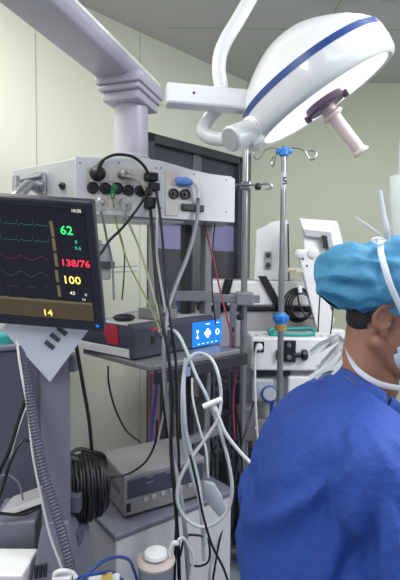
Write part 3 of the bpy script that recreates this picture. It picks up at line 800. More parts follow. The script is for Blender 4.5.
# upright white unit with handset
D4 = 2.86
u = thing('white_ventilator', 'upright white unit with a grey handset on its front on the trolley', 'medical device', V((P(272, 285, D4).x, D4 + .08, tz)))
bm = BM(); pl = [P(254, 281, D4), P(290, 287, D4), P(288, 222, D4), P(286, 219, D4), P(270, 222, D4), P(267, 225, D4), P(256, 230, D4)]
for p in pl[:2]: p.z = tz + .002
prism(bm, pl, V((.02, .16, 0)), bev=.008); obj('unit_body', bm, 'white', u)
bm = BM(); para(bm, P(288.5, 286, D4 - .005), V((.008, 0, 0)), V((0, .15, 0)), P(287.5, 224, D4) - P(288.5, 286, D4)); obj('dark_seal', bm, 'dark', u)
bm = BM(); cbox(bm, P(268, 260, D4 - .006), V((1, 0, 0)), V((0, 1, 0)), Z, .045, .012, .115, .006); hs = obj('handset_holder', bm, 'boxg', u)
bm = BM(); lathe(bm, P(268, 255, D4 - .013), V((0, -1, 0)), [(0, .016), (.012, .016), (.016, .012)], 14); lathe(bm, P(268, 265, D4 - .013), V((0, -1, 0)), [(0, .016), (.012, .016), (.016, .012)], 14); obj('handset', bm, 'dark', hs, True)
cable('handset_cord', 'thin white cord curving from the handset down over the trolley', 'cord', [(269, 271, 2.84), (271, 282, 2.82), (278, 296, 2.74), (283, 312, 2.74)], .004, 'whitecord')
# tilted monitor on arm
D5 = 2.66
v = thing('tilted_monitor', 'white monitor tilted back on a jointed white arm beside the surgeon cap', 'monitor', P(322, 345, D5))
bm = BM()
front = [P(300, 218, D5), P(331, 220, D5 + .02), P(345, 245, D5 - .02), P(347, 262, D5 - .02), P(305, 256, D5 - .04)]
front = [P(299, 218, D5), P(338, 222, D5 + .02), P(347, 258, D5), P(348, 275, D5), P(306, 262, D5 - .02)]
prism(bm, front, V((.03, .11, .01)), bev=.012); mb_ = obj('monitor_shell', bm, 'white', v)
bm = BM(); prism(bm, [P(299, 218, D5 - .01), P(338, 221, D5 + .01), P(331, 232, D5 - .05), P(303, 229, D5 - .06)], V((0, .04, -.0)), bev=.006); prism(bm, [P(303, 229, D5 - .06), P(331, 232, D5 - .05), P(326, 238, D5 - .03), P(306, 236, D5 - .04)], V((0, .04, 0)), bev=.004); obj('front_hood', bm, 'white', mb_)
bm = BM(); prism(bm, [P(321, 233, D5 - .035), P(331, 233, D5 - .03), P(334, 250, D5 - .03), P(323, 247, D5 - .035)], V((0, .03, 0))); obj('connector_bay', bm, 'boxg', mb_)
bm = BM(); prism(bm, [P(322, 235, D5 - .045), P(327, 236, D5 - .045), P(329, 249, D5 - .045), P(324, 248, D5 - .045)], V((0, .02, 0)), bev=.002); obj('connector', bm, 'black', mb_)
bm = BM(); prism(bm, [P(297, 249, D5 - .05), P(312, 250, D5 - .05), P(335, 320, D5 - .05), P(330, 335, D5 - .05), P(318, 335, D5 - .05)], V((0, .05, 0)), bev=.008); arm_ = obj('arm', bm, 'white', v)
bm = BM(); lathe(bm, P(300, 254, D5 - .04), V((-.4, -1, 0)), [(0, .026), (.02, .026), (.024, .02)], 18); lathe(bm, P(313, 253, D5 - .04), V((-.2, -1, 0)), [(0, .032), (.02, .032), (.024, .026)], 18); obj('arm_joint', bm, 'white', arm_, True)
bm = BM()
for x_, y_ in ((303, 259), (307, 266)):
    bm = BM(); lathe(bm, P(x_, y_, D5 - .05), V((0, -1, 0)), [(0, .006), (.004, .006)], 8); obj('bolt', bm, 'dark', arm_)
bm = BM(); prism(bm, [P(322, 330, D5 - .02), P(345, 330, D5 - .02), P(350, 352, D5 - .02), P(316, 352, D5 - .02)], V((0, .1, 0)), bev=.008); obj('arm_base', bm, 'white', v)
bm = BM(); textmesh(bm, 'CS-21', P(289, 271.5, D5 - .1), V((1, 0, 0)), Z, .014)
tag(obj('red_tag_print', bm, 'red', None), 'small red writing between the upright unit and the tilted monitor', 'tag')
bm = BM(); cbox(bm, P(296, 270, D5 - .095), V((1, 0, 0)), V((0, 1, 0)), Z, .09, .002, .026); bpy.data.objects.remove(bpy.data.objects['red_tag_print'])
t = thing('white_tag', 'small white tag with red print between upright unit and tilted monitor', 'tag', P(296, 274, D5 - .095))
obj('tag_sheet', bm, 'wall2', t); bm = BM(); textmesh(bm, 'CS-21', P(288.5, 272, D5 - .0975), V((1, 0, 0)), Z, .013); obj('tag_print', bm, 'red', t)
cable('monitor_lead', 'thin dark lead hanging from the tilted monitor arm, nearer the upright unit', 'cable', [(320, 296, 2.47), (319, 310, 2.45), (318, 332, 2.45)], .004, 'rubber')
cable('monitor_lead', 'thin dark lead hanging between the monitor arm and the surgeon cap', 'cable', [(333, 308, 2.47), (332, 322, 2.45), (330, 338, 2.45)], .004, 'rubber')
# coil of black cable on trolley corner
bm = BM(); cq = P(298, 305, 2.66)
for k in range(4):
    r1 = .085 - k * .009; ps = [cq + V((math.cos(2*PI*i/20) * r1 * 1.0 + .004*k, -.012 * k, math.sin(2*PI*i/20) * (r1 + .012))) for i in range(21)]
    tube(bm, ps, .0065, 8, 4)
tube(bm, [cq + V((-.02, -.05, .1)), cq + V((0, -.05, .0)), cq + V((.04, -.05, -.06)), cq + V((.09, -.04, -.075))], .005, 8)
t = thing('coiled_lead', 'loop of coiled black lead hanging at the trolley corner behind the drip pole', 'cable', cq - Z * .1)
obj('coil', bm, 'rubber', t, True)
bm = BM(); cbox(bm, cq + V((.0, -.02, .093)), V((1, 0, 0)), V((0, 1, 0)), Z, .022, .07, .04, .005); obj('binding_tie', bm, 'white', t)

# ------------------------------------------------------------------ white pump unit and its workstation
D6 = 2.32
xa, xb = P(251, 340, D6).x, P(345, 340, D6).x
zt6, zb6 = P(298, 338, D6).z, P(298, 371, D6).z
pu = thing('infusion_unit', 'white device with a teal handle on top and black front knobs', 'medical device', V(((xa + xb) / 2, D6 + .1, zb6)))
bm = BM(); para(bm, V((xa, D6, zb6)), V((xb - xa, 0, 0)), V((0, .24, 0)), Z * (zt6 - zb6), .01); hs = obj('housing', bm, 'white', pu)
bm = BM(); tube(bm, [P(270, 334, 2.40), P(270, 330, 2.44), P(290, 329, 2.45), P(311, 329, 2.44), P(312, 334, 2.38), P(290, 335, 2.37), P(270, 334, 2.39)], .009, 10); obj('handle_loop', bm, 'teal', pu, True)
bm = BM(); a = P(271, 334, 2.39); para(bm, V((P(271, 330, 2.39).x, 2.37, zt6 - .002)), V((.20, 0, 0)), V((0, .10, 0)), Z * .014, .005, mi=0); obj('tray', bm, 'teal', pu)
bm = BM(); para(bm, V((P(275, 330, 2.39).x, 2.385, zt6 + .013)), V((.165, 0, 0)), V((0, .07, 0)), Z * .004, .002); obj('tray_insert', bm, 'boxg', pu)
def up(px, py, o=.0): return P(px, py, D6 - o)
bm = BM(); cbox(bm, up(259, 347, .002), V((1, 0, 0)), V((0, 1, 0)), Z, .052, .006, .056, .003); obj('socket_panel', bm, 'black', pu)
bm = BM(); cbox(bm, up(289.5, 351, .005), V((1, 0, 0)), V((0, 1, 0)), Z, .06, .03, .11, .004); bp = obj('black_bracket', bm, 'black', pu)
for y in (345, 357):
    bm = BM(); lathe(bm, up(289, y, .02), V((0, -1, 0)), [(0, .012), (.006, .012), (.006, .006), (.012, .006)], 12); obj('bracket_bolt', bm, 'steel', bp, True)
bm = BM(); cyl(bm, up(294, 355, .012), up(303, 355, .012), .012); lathe(bm, up(301, 355, .012), V((1, 0, 0)), [(0, .016), (.006, .028), (.026, .028), (.034, .018)], 14); obj('knob', bm, 'black', pu, True)
bm = BM(); cbox(bm, up(278.0, 355, .006), V((1, 0, 0)), V((0, 1, 0)), Z, .02, .03, .05, .004); obj('latch', bm, 'black', pu)
bm = BM()
for x_ in (256, 314, 321, 328, 334): cbox(bm, V((P(x_, 335, 2.40).x, 2.39, zt6 + .0005)), V((1, 0, 0)), V((0, 1, 0)), Z, .014, .02, .002)
obj('key_marks', bm, 'dark', pu)
bm = BM(); lathe(bm, up(254, 342, .0), V((0, -1, 0)), [(0, .004), (.002, .004)], 8); lathe(bm, up(254, 365, .0), V((0, -1, 0)), [(0, .008), (.002, .008)], 10); lathe(bm, up(318, 366, 0), V((0, -1, 0)), [(0, .008), (.002, .008)], 10); obj('casing_screws', bm, 'top', pu)
# white plug and cord
w1 = thing('mains_cable', 'white plug and cord hanging from the left socket of the white device', 'cord', up(259, 350, .03))
bm = BM(); lathe(bm, up(259, 347, .004), V((-.1, -1, .1)), [(0, .02), (.02, .019), (.03, .012)], 14); obj('plug', bm, 'white', w1, True)
bm = BM(); tube(bm, [up(259, 347, .03), up(256, 350, .04), up(255, 358, .03), P(255, 385, 2.27), P(256, 415, 2.25), P(258, 440, 2.22), P(261, 462, 2.2), P(266, 485, 2.2)], .0065, 10); obj('cord', bm, 'white', w1, True)
# workstation body below
ws = thing('breathing_workstation', 'grey workstation column with gauge and fittings below the white device', 'medical machine', V(((xa + xb) / 2, D6 + .14, 0)))
bm = BM(); para(bm, V((xa - .02, D6 + .05, .1)), V((.47, 0, 0)), V((0, .28, 0)), Z * (zb6 - .1), .008); obj('body', bm, 'top', ws)
bm = BM(); para(bm, V((xa + .02, D6 + .03, P(270, 378, D6).z)), V((.19, 0, 0)), V((0, .03, 0)), Z * .028, .004); obj('dark_slot', bm, 'navy', ws)
bm = BM(); para(bm, V((P(252, 400, D6).x, D6 + .0, P(262, 402, D6).z)), V((.11, 0, 0)), V((0, .055, 0)), Z * .115, .008); obj('clear_canister', bm, 'clear', ws)
bm = BM(); para(bm, V((P(288, 400, D6).x, D6 + .0, P(300, 406, D6).z)), V((.12, 0, 0)), V((0, .06, 0)), Z * .15, .006); obj('white_module', bm, 'white', ws)
bm = BM(); lathe(bm, P(270, 394, D6 - .0), V((-.2, -1, .1)), [(0, .045), (.02, .045), (.024, .038), (.022, 0)], 20); g = obj('blue_gauge', bm, 'bluecord', ws, True, label='round dull blue gauge')
bm = BM(); lathe(bm, P(270, 394, D6 - .023), V((-.2, -1, .1)), [(0, .034), (.002, .034)], 18); obj('gauge_face', bm, 'clear', g)
bm = BM(); cyl(bm, P(272, 403, D6 + .01), P(272, 414, D6 + .01), .012); obj('gauge_stem', bm, 'bluecord', g)
bm = BM(); para(bm, V((P(252, 420, D6).x, D6 + .0, P(262, 470, D6).z)), V((.14, 0, 0)), V((0, .06, 0)), Z * .26, .006); obj('beige_block', bm, 'beige', ws)
for x_, y_, r1 in ((252, 428, .018), (270, 428, .014), (262, 434, .016)):
    bm = BM(); lathe(bm, P(x_, y_, D6 - .0), V((.3, -1, 0)), [(0, r1), (.03, r1), (.034, r1 * .6), (.05, r1 * .6)], 14); obj('chrome_fitting', bm, 'steel', ws, True)
bm = BM(); cbox(bm, P(248, 455, D6 - .03), V((1, 0, 0)), V((0, 1, 0)), Z, .08, .05, .06, .008); obj('dark_knob_block', bm, 'black', ws)
bm = BM(); para(bm, V((xa - .05, D6 - .02, .0)), V((.52, 0, 0)), V((0, .34, 0)), Z * .10, .02); obj('base', bm, 'lavd', ws)
# cream box left of workstation (237-258, 405-440)
bm = BM(); para(bm, V((P(238, 400, 2.26).x, 2.24, P(245, 440, 2.26).z)), V((.085, 0, 0)), V((0, .07, 0)), Z * .17, .008)
cyl(bm, P(240, 440, 2.26) + V((.03, 0, 0)), V((P(240, 440, 2.26).x + .03, 2.26, .0)), .012)
tag(obj('flow_meter_block', bm, 'beige'), 'cream metal block on a thin stem just left of the workstation', 'block')

# background clutter seen behind hoses, against the door
t = thing('utility_cart', 'dull grey open cart with uprights standing in front of the dark door', 'cart', V((P(205, 420, 2.5).x, 2.55, 0)))
for px in (176, 216, 232):
    bm = BM(); c = P(px, 400, 2.5); cbox(bm, V((c.x, 2.5, .75)), V((1, 0, 0)), V((0, 1, 0)), Z, .035, .03, 1.30, .003); u_p = obj('cart_upright', bm, 'lav' , t)
    bm = BM()
    for k in range(16): cbox(bm, V((c.x, 2.484, .45 + k * .05)), V((1, 0, 0)), V((0, 1, 0)), Z, .010, .002, .028)
    obj('slot_holes', bm, 'navy', u_p)
for zz in (.35, .75, 1.05):
    bm = BM(); c = P(204, 400, 2.6); cbox(bm, V((c.x, 2.6, zz)), V((1, 0, 0)), V((0, 1, 0)), Z, .34, .26, .02, .004); obj('cart_shelf', bm, 'lavd', t)
bm = BM()
for px in (172, 236):
    bm = BM(); c = P(px, 400, 2.55); cyl(bm, V((c.x - .01, 2.5, .04)), V((c.x + .01, 2.5, .04)), .04); cyl(bm, V((c.x, 2.5, .04)), V((c.x, 2.5, .12)), .01); obj('caster', bm, 'black', t)
bm = BM(); c = P(154, 415, 2.45); cbox(bm, c, V((.8, .6, 0)), V((-.6, .8, 0)), Z, .07, .02, .48, .01)
hang = tag(obj('pink_cloth', bm, 'pinkp'), 'dull pink cloth strip hanging behind the hoses beside the door', 'cloth')
bm = BM(); tube(bm, [P(158, 365, 2.4), P(156, 395, 2.4), P(152, 425, 2.4), P(151, 452, 2.35)], .008, 8); tag(obj('blue_hose', bm, 'bluecord', None, True), 'dark blue hose hanging beside the pink cloth', 'hose')
bm = BM(); tube(bm, [P(171, 370, 2.3), P(165, 405, 2.3), P(158, 440, 2.3), P(153, 455, 2.25)], .006, 8); tag(obj('white_hose', bm, 'white', None, True), 'thin white hose slanting down left behind the black cables', 'hose')
for i, (x0, y0, z0, w_, h_, mt, lb) in enumerate(((204, 385, 2.55, .09, .16, 'boxg', 'pale grey upright box on the cart behind the loops of clear tube'), (225, 470, 2.4, .12, .10, 'lav', 'lavender grey box low on the cart behind the right tube'))):
    c = P(x0, y0, z0)
    zz = 1.06 if i == 0 else .76
    bm = BM(); cbox(bm, V((c.x, 2.6, zz + h_ / 2)), V((1, 0, 0)), V((0, 1, 0)), Z, w_, .12, h_, .006); tag(obj('supply_box', bm, mt), lb, 'box')

# ------------------------------------------------------------------ plugs and cables on the pendant console
def plugthing(name, label, c, d, rad, ln, mat, cordpts, cr, cmat):
    t = thing(name, label, 'plug', c)
    bm = BM(); lathe(bm, c, d, [(0, rad), (ln * .6, rad), (ln * .8, rad * .8), (ln, rad * .5)], 16); obj('plug_body', bm, mat, t, True)
    bm = BM(); tube(bm, cordpts, cr, 8); obj('cord', bm, cmat, t, True)
    return t
def F(px, py, o): return FPX_(px, py, o)
t = plugthing('black_plug', 'round black plug high on the console with its cord arching to the right', F(97, 174, .010), fn, .027, .035, 'rubber', [F(97, 172, .035), F(100, 164, .035), F(106, 158, .04), F(118, 154.5, .045), F(133, 157, .045), F(144, 166, .045), F(150, 178, .03)], .0055, 'rubber')
bm = BM(); tube(bm, [F(97, 172, .035), F(100, 164, .036), F(103, 160, .038)], lambda u: .011 - .004 * u, 10); obj('strain_relief', bm, 'rubber', t, True)
t = plugthing('green_plug', 'green plug in the middle outlet with a yellow green wire hanging down', F(113, 189, .008), fn, .013, .035, 'green', [F(113, 190, .035), F(113, 200, .03), P(116, 222, 1.74), P(128, 262, 1.74), P(146, 298, 1.74), P(160, 330, 1.70)], .003, 'ygcord')
bm = BM(); cyl(bm, F(113, 190, .03), F(113, 199, .03), .010, .006); obj('plug_collar', bm, 'green', t, True)
t = plugthing('clear_plug', 'grey see-through plug beside the black plug, cord curving right', F(121, 175, .008), V((.25, 0, .0)) + fn, .016, .04, 'beige', [F(122, 175, .04), F(130, 177, .045), F(140, 182, .04), F(148, 195, .03)], .005, 'creamcord')
bm = BM()
for k in range(5): lathe(bm, F(118.5 + 3 * k, 173.5 + k * .8, .022 + .003 * k), V((.7, .2, -.2)), [(0, .012), (.006, .012)], 12)
obj('ribs', bm, 'steel', t)
for k, (x_, y_, lb) in enumerate(((99, 202, 'left'), (123, 203, 'right'))):
    c = F(x_, y_, .008)
    if k == 0: cp_ = [F(99, 205, .03), F(101, 212, .03), P(104, 224, 1.70), P(107, 240, 1.76), P(112, 262, 1.82), P(114, 300, 1.85)]
    else: cp_ = [F(123, 206, .03), F(125, 213, .03), P(130, 226, 1.74), P(140, 250, 1.76), P(152, 290, 1.76), P(162, 325, 1.72)]
    t = plugthing('grey_plug', lb + ' one of the two pale grey plugs along the bottom of the console', c, fn, .017, .035, 'boxg', cp_, .0045, 'creamcord' if k else 'grayhose')
    bm = BM(); cyl(bm, F(x_, y_, .03), F(x_ + 1, y_ + 9, .03), .012, .007); obj('strain_relief', bm, 'boxg', t, True)
# cluster of black plugs at x~150
t = thing('black_adapter', 'stack of angular black plugs right of the round plug on the console', 'plug', F(152, 200, .01))
for (px, py, w_, h_) in ((151, 177, .05, .032), (154, 187, .04, .03), (147, 192, .032, .028), (150, 203, .042, .042)):
    bm = BM(); cbox(bm, F(px, py, .022), fdir, fn, Z, w_, .035, h_, .006); obj('adapter_block', bm, 'rubber', t)
# blue gas connector with grey elbow and hose
t = thing('gas_hose', 'pale grey gas hose with a blue connector on the right of the console', 'hose', F(184, 184, .01))
bm = BM(); c = F(176, 181, .02); e = F(192, 182, .025); d_ = (e - c)
lathe(bm, c, d_, [(0, .012), (.006, .016), (.018, .017), (.022, .014), (.032, .018), (.05, .018), (.054, .013), (.066, .012)], 16); obj('connector', bm, 'plugblue', t, True)
bm = BM(); cyl(bm, F(180, 181, -.0), F(180, 181, .02), .014); cyl(bm, F(189, 182, -.0), F(189, 182, .02), .012); obj('connector_base', bm, 'plugblue', t, True)
bm = BM(); tube(bm, [F(190, 181.5, .025), F(195, 183, .03), F(198, 189, .032), F(198, 198, .03)], .009, 12); obj('elbow', bm, 'white', t, True)
bm = BM(); tube(bm, [F(198, 196, .03), P(198, 205, 1.86), P(196, 225, 1.84), P(188, 255, 1.80), P(176, 285, 1.74), P(168, 310, 1.68), P(164, 345, 1.63), P(165, 385, 1.62), P(170, 430, 1.62), P(176, 470, 1.55), P(184, 520, 1.50), P(190, 600, 1.50)], .0085, 10); obj('hose', bm, 'grayhose', t, True)

C_ = [
 ('signal_cable', 'black cable slanting from the plugs down left behind the monitor', 'cable', [(148, 192, 1.74), (140, 205, 1.72), (124, 226, 1.66), (110, 240, 1.55), (98, 256, 1.38), (80, 262, 1.22), (62, 262, 1.13)], .005, 'rubber'),
 ('hanging_cable', 'thick black cable dropping from the lowest black plug past the shelf', 'cable', [(150, 205, 1.76), (152, 228, 1.72), (154, 255, 1.70), (157, 290, 1.68), (163, 325, 1.64), (169, 360, 1.62), (172, 400, 1.60), (171, 450, 1.56), (175, 500, 1.52), (178, 545, 1.50), (180, 600, 1.50)], .0065, 'rubber'),
 ('hanging_cable', 'black cable just right of the thickest one, ending at the floor', 'cable', [(156, 190, 1.76), (160, 215, 1.73), (163, 245, 1.72), (166, 285, 1.70), (171, 325, 1.66), (176, 365, 1.64), (177, 420, 1.60), (179, 470, 1.56), (176, 530, 1.52), (174, 600, 1.5)], .005, 'rubber'),
 ('hanging_cable', 'thin black cable hanging nearest the bright gap left of the dark door', 'cable', [(116, 222, 1.9), (124, 250, 1.92), (124, 275, 1.92), (122, 300, 1.92)], .003, 'rubber'),
 ('grey_cable', 'pale cable lying beside the black ones below the console', 'cable', [(156, 196, 1.77), (157, 225, 1.74), (157, 255, 1.73), (163, 295, 1.70), (168, 325, 1.66)], .0045, 'whitecord'),
 ('dark_red_cable', 'dark red cable running down from the right of the console past the blue screen', 'cable', [(203, 216, 1.98), (207, 235, 2.0), (214, 262, 2.0), (220, 290, 2.0), (228, 322, 1.98), (234, 345, 2.0), (236, 372, 2.02), (233, 400, 2.05), (235, 440, 2.05)], .004, 'redcord'),
 ('black_wire', 'thin black wire hanging right of the dark red cable below the console', 'wire', [(216, 214, 2.02), (213, 245, 2.04), (212, 275, 2.05), (213, 300, 2.05), (216, 325, 2.05)], .003, 'rubber'),
 ('dark_lead', 'black cable hanging below the monitor toward the coiled cable', 'cable', [(73, 330, 1.24), (77, 350, 1.26), (83, 385, 1.30), (89, 420, 1.35), (92, 452, 1.40)], .0055, 'rubber'),
 ('thin_lead', 'thin black lead hanging from the shelf across the pale wall', 'cable', [(108, 366, 1.85), (109, 385, 1.84), (115, 408, 1.84), (126, 430, 1.83), (141, 443, 1.80)], .004, 'rubber'),
 ('curved_cable', 'black cable curving in front of the beige device to its left side', 'cable', [(157, 420, 1.60), (156, 440, 1.60), (147, 460, 1.60), (132, 472, 1.60), (116, 477, 1.58), (102, 477, 1.52)], .004, 'rubber'),
 ('thick_tube', 'left milky tube hanging from under the shelf, crossing the round loop', 'tube', [(186, 358, 1.60), (184, 375, 1.58), (184, 400, 1.56), (186, 430, 1.55), (192, 455, 1.54), (198, 480, 1.53), (202, 510, 1.50), (206, 545, 1.48)], .0065, 'clear'),
 ('loop_tube', 'long milky tube from the device port making a big round loop', 'tube', [(161, 332, 1.76), (167, 329, 1.70), (177, 333, 1.64), (186, 350, 1.60), (196, 375, 1.57), (207, 397, 1.55), (218, 425, 1.54), (227, 455, 1.52), (232, 485, 1.50), (229, 507, 1.49), (217, 522, 1.48), (202, 527, 1.48), (187, 520, 1.48), (178, 503, 1.48), (179, 482, 1.49), (190, 460, 1.50), (206, 438, 1.51), (218, 418, 1.52), (221, 398, 1.54), (219, 378, 1.55), (212, 360, 1.57), (200, 353, 1.58), (190, 358, 1.58), (184, 372, 1.58), (182, 400, 1.56), (184, 440, 1.56), (192, 475, 1.56), (200, 505, 1.55), (204, 560, 1.55)], .0060, 'clear'),
 ('branch_tube', 'pale tube leading right from the white tee connector toward the gown', 'tube', [(214, 403, 1.52), (219, 418, 1.52), (226, 434, 1.52), (240, 452, 1.52), (256, 468, 1.50), (272, 482, 1.46)], .0065, 'whitecord'),
 ('flat_tube', 'slender pale tube hanging between the left tube and the tee', 'tube', [(192, 378, 1.62), (193, 400, 1.60), (200, 430, 1.59), (206, 450, 1.58), (208, 478, 1.57)], .004, 'whitecord'),
 ('power_cable', 'black cord crossing the lower loop toward the bottom edge', 'cord', [(190, 455, 1.46), (197, 485, 1.45), (203, 515, 1.44), (212, 545, 1.43), (225, 572, 1.42), (232, 600, 1.42)], .004, 'rubber'),
 ('supply_cable', 'black cord falling from the right pole past the loop to the floor', 'cord', [(254, 402, 2.1), (249, 420, 2.0), (243, 440, 1.95), (238, 465, 1.9), (232, 495, 1.85), (222, 530, 1.8), (216, 560, 1.75), (210, 600, 1.75)], .0045, 'rubber'),
 ('short_cable', 'black cable low down below the round loop, bending left', 'cable', [(180, 556, 1.5), (185, 538, 1.5), (195, 535, 1.52), (208, 540, 1.54), (209, 560, 1.55), (200, 566, 1.55), (190, 565, 1.55)], .004, 'rubber'),
 ('pale_tube', 'short pale tube curling down beside the canister lid', 'tube', [(178, 540, 1.45), (183, 538, 1.46), (188, 545, 1.47), (193, 558, 1.48), (190, 580, 1.48)], .005, 'whitecord'),
]
for c in C_: cable(*c)
cs = []
for i, (x0, y0, x1, y1, lbl) in enumerate(((166, 372, 168, 440, 'behind the thick black cable'), (199, 375, 214, 455, 'behind the tee connector'), (222, 380, 226, 470, 'below the right end of the shelf'), (232, 372, 240, 430, 'beside the dark red cable below the shelf'))):
    cable('dark_hanging_lead', 'dark lead hanging in shade ' + lbl, 'cable', [(x0, y0, 2.15), ((x0 + x1) / 2 - 3, (y0 + y1) / 2, 2.15), (x1, y1, 2.15), (x1 + 3, y1 + 60, 2.1)], .006, 'rubber')
for i, (x0, y0, x1, y1, lbl) in enumerate(((172, 372, 176, 430, 'left one'), (208, 372, 205, 440, 'right one'))):
    cable('dull_hose', lbl + ' of the two dull grey hoses behind the clear tubes', 'hose', [(x0, y0, 2.1), (x0 - 2, (y0 + y1) / 2, 2.1), (x1, y1, 2.1), (x1 + 4, y1 + 80, 2.05)], .009, 'grayhose')
t = thing('tee_connector', 'small white tee connector where the pale tubes meet', 'connector', P(212, 403, 1.52))
bm = BM(); cyl(bm, P(203, 407, 1.515), P(222, 399, 1.515), .010, seg=14, ch=.002); obj('cross_piece', bm, 'white', t, True)
bm = BM(); cyl(bm, P(211, 402, 1.52), P(216, 411, 1.52), .0095, seg=14, ch=.002); obj('stem', bm, 'white', t, True)
# plastic bag/soft pouch hanging in the loop
bm = BM(); 
pl = [P(204, 482, 1.56), P(214, 484, 1.56), P(222, 497, 1.56), P(226, 510, 1.56), P(221, 520, 1.56), P(211, 508, 1.56), P(203, 494, 1.56)]
prism(bm, pl, V((0, .02, 0)), bev=.005); tag(obj('soft_pouch', bm, 'clear', None, True), 'soft pale plastic pouch hanging inside the round tube loop', 'pouch')

# ------------------------------------------------------------------ suction canister & small things at bottom
cn_ = P(156, 557, 1.42)
sc_ = thing('suction_canister', 'clear suction canister with a cream lid at the bottom edge', 'canister', V((cn_.x, cn_.y, cn_.z - .2)))
bm = BM(); lathe(bm, cn_ - Z * .20, Z, [(0, .046), (.01, .051), (.17, .057), (.185, .057)], 28); obj('canister_bowl', bm, 'liquid', sc_, True)
bm = BM(); lathe(bm, cn_ - Z * .018, Z, [(0, .060), (.009, .062), (.014, .057), (.018, .042), (.021, 0)], 28); ld_ = obj('lid', bm, 'lidw', sc_, True)
bm = BM(); lathe(bm, cn_ + Z * .008, Z, [(0, .040), (.009, .036), (.014, .02)], 20); obj('lid_dome', bm, 'white', ld_, True)
bm = BM(); tube(bm, [cn_ + V((.045, 0, .0)), cn_ + V((.05, 0, .03)), cn_ + V((.055, 0, .045)), cn_ + V((.07, -.005, .05))], .008, 10); obj('spout', bm, 'white', ld_, True)
cable('blue_tube', 'blue tube arching from the bottom left to the canister', 'tube', [(76, 585, 1.15), (88, 574, 1.17), (102, 562, 1.2), (118, 557, 1.28), (129, 560, 1.34), (134, 570, 1.38), (140, 590, 1.39)], .0045, 'bluecord')
cable('blue_tube', 'second blue tube lying low across the small white box', 'tube', [(60, 582, 1.08), (75, 578, 1.09), (95, 574, 1.12), (112, 572, 1.16), (124, 582, 1.2)], .004, 'bluecord')
t = thing('small_box', 'small white box with a yellow label at the bottom edge', 'box', P(108, 590, 1.13))
bm = BM(); cbox(bm, P(104, 591, 1.13), V((1, .2, 0)).normalized(), V((-.2, 1, 0)).normalized(), Z, .08, .06, .05, .004); obj('box_body', bm, 'white', t)
bm = BM(); cbox(bm, P(107, 576.5, 1.13), V((1, .2, 0)).normalized(), V((-.2, 1, 0)).normalized(), Z, .025, .03, .001); obj('label_patch', bm, 'yellow', t)
bm = BM(); tube(bm, [P(56, 580, 1.05), P(55, 574, 1.05), P(62, 571, 1.05), P(72, 573, 1.06), P(76, 578, 1.06)], .006, 10); cbox(bm, P(62, 582, 1.05), V((1, 0, 0)), V((0, 1, 0)), Z, .045, .02, .03, .004)
tag(obj('white_clip', bm, 'white', None, True), 'small white plastic clip at the bottom edge by the ribbed hose', 'clip')

# ------------------------------------------------------------------ surgical lamp
LC = P(323.5, 102, 1.50)
v_ = (EYE - LC).normalized(); R_ = V((0, 0, 1)).cross(v_).normalized(); U_ = v_.cross(R_)
nn = (v_ * .16 + (R_ * .53 - U_ * .85) * .985).normalized()
LR = .229
lamp = thing('surgical_lamp', 'large white domed surgical lamp with a blue stripe and pinkish handle', 'surgical lamp', LC)
bm = BM()
prof = [(0, .96), (-.02, 1.0), (.0, 1.04), (.05, 1.065), (.18, 1.075), (.30, 1.065), (.305, 1.07), (.385, 1.05), (.39, 1.04), (.50, .95), (.60, .84), (.70, .70), (.80, .53), (.87, .38), (.92, .2), (.935, 0)]
mis = [0] * 6 + [1] + [0] * 8
lathe(bm, LC, -nn, [((h if h < .2 else h * 1.13) * LR, r * LR) for h, r in prof], 64, mis=mis)
for f in list(bm.faces):
    if len(f.verts) > 8: bm.faces.remove(f)
obj('dome', bm, ['lampwhite', 'blue'], lamp, True)
bm = BM(); lathe(bm, LC - nn * .004, nn, [(0, .962 * LR), (.004, .95 * LR), (.0, .6 * LR), (-.006, .2 * LR), (-.006, 0)], 64)
obj('diffuser', bm, 'lens', lamp, True)
bm = BM(); lathe(bm, LC - nn * .006, nn, [(0, .060), (.022, .066), (.028, .060), (.028, .036)], 28)
for k in range(4):
    a = 2 * PI * k / 4 + .4; x_, y_, _ = basis(nn); cbox(bm, LC + nn * .018 + (x_ * math.cos(a) + y_ * math.sin(a)) * .066, (x_ * math.cos(a) + y_ * math.sin(a)), nn.cross(x_ * math.cos(a) + y_ * math.sin(a)), nn, .018, .03, .02, .003)
obj('hub', bm, 'hub', lamp, True)
hd = (nn + R_ * .13).normalized()
bm = BM(); lathe(bm, LC + nn * .02, hd, [(0, .024), (.02, .024), (.028, .034), (.036, .034), (.042, .022), (.06, .020), (.17, .0195), (.176, .026), (.183, .026), (.186, .02)], 24); obj('handle', bm, 'handle', lamp, True)
# joint on the lower-left rim
jd = -(R_ * .787 + U_ * .617)                                             # along the major axis to lower left
jp = LC + jd * LR * 1.0 - nn * .09
bm = BM(); cbox(bm, P(254, 134, 1.47), (P(262, 140, 1.47) - P(256, 120, 1.47)).normalized(), V((0, 1, 0)), (P(262, 128, 1.47) - P(250, 134, 1.47)).normalized(), .085, .08, .045, .010); obj('rim_bracket', bm, 'lampwhite', lamp, True)
c0, c1_ = P(253, 130, 1.46), P(231, 139, 1.40)
bm = BM(); lathe(bm, c0, c1_ - c0, [(-.01, .044), (.01, .044), (.014, .040), (.022, .040), (.024, .038), ((c1_ - c0).length, .038), ((c1_ - c0).length + .004, .034)], 28); obj('pivot_housing', bm, 'lampwhite', lamp, True)
bm = BM(); lathe(bm, c1_ + (c1_ - c0).normalized() * .0035, c1_ - c0, [(0, .033), (.003, .032)], 24); obj('pivot_cap', bm, 'boxg', lamp, True)
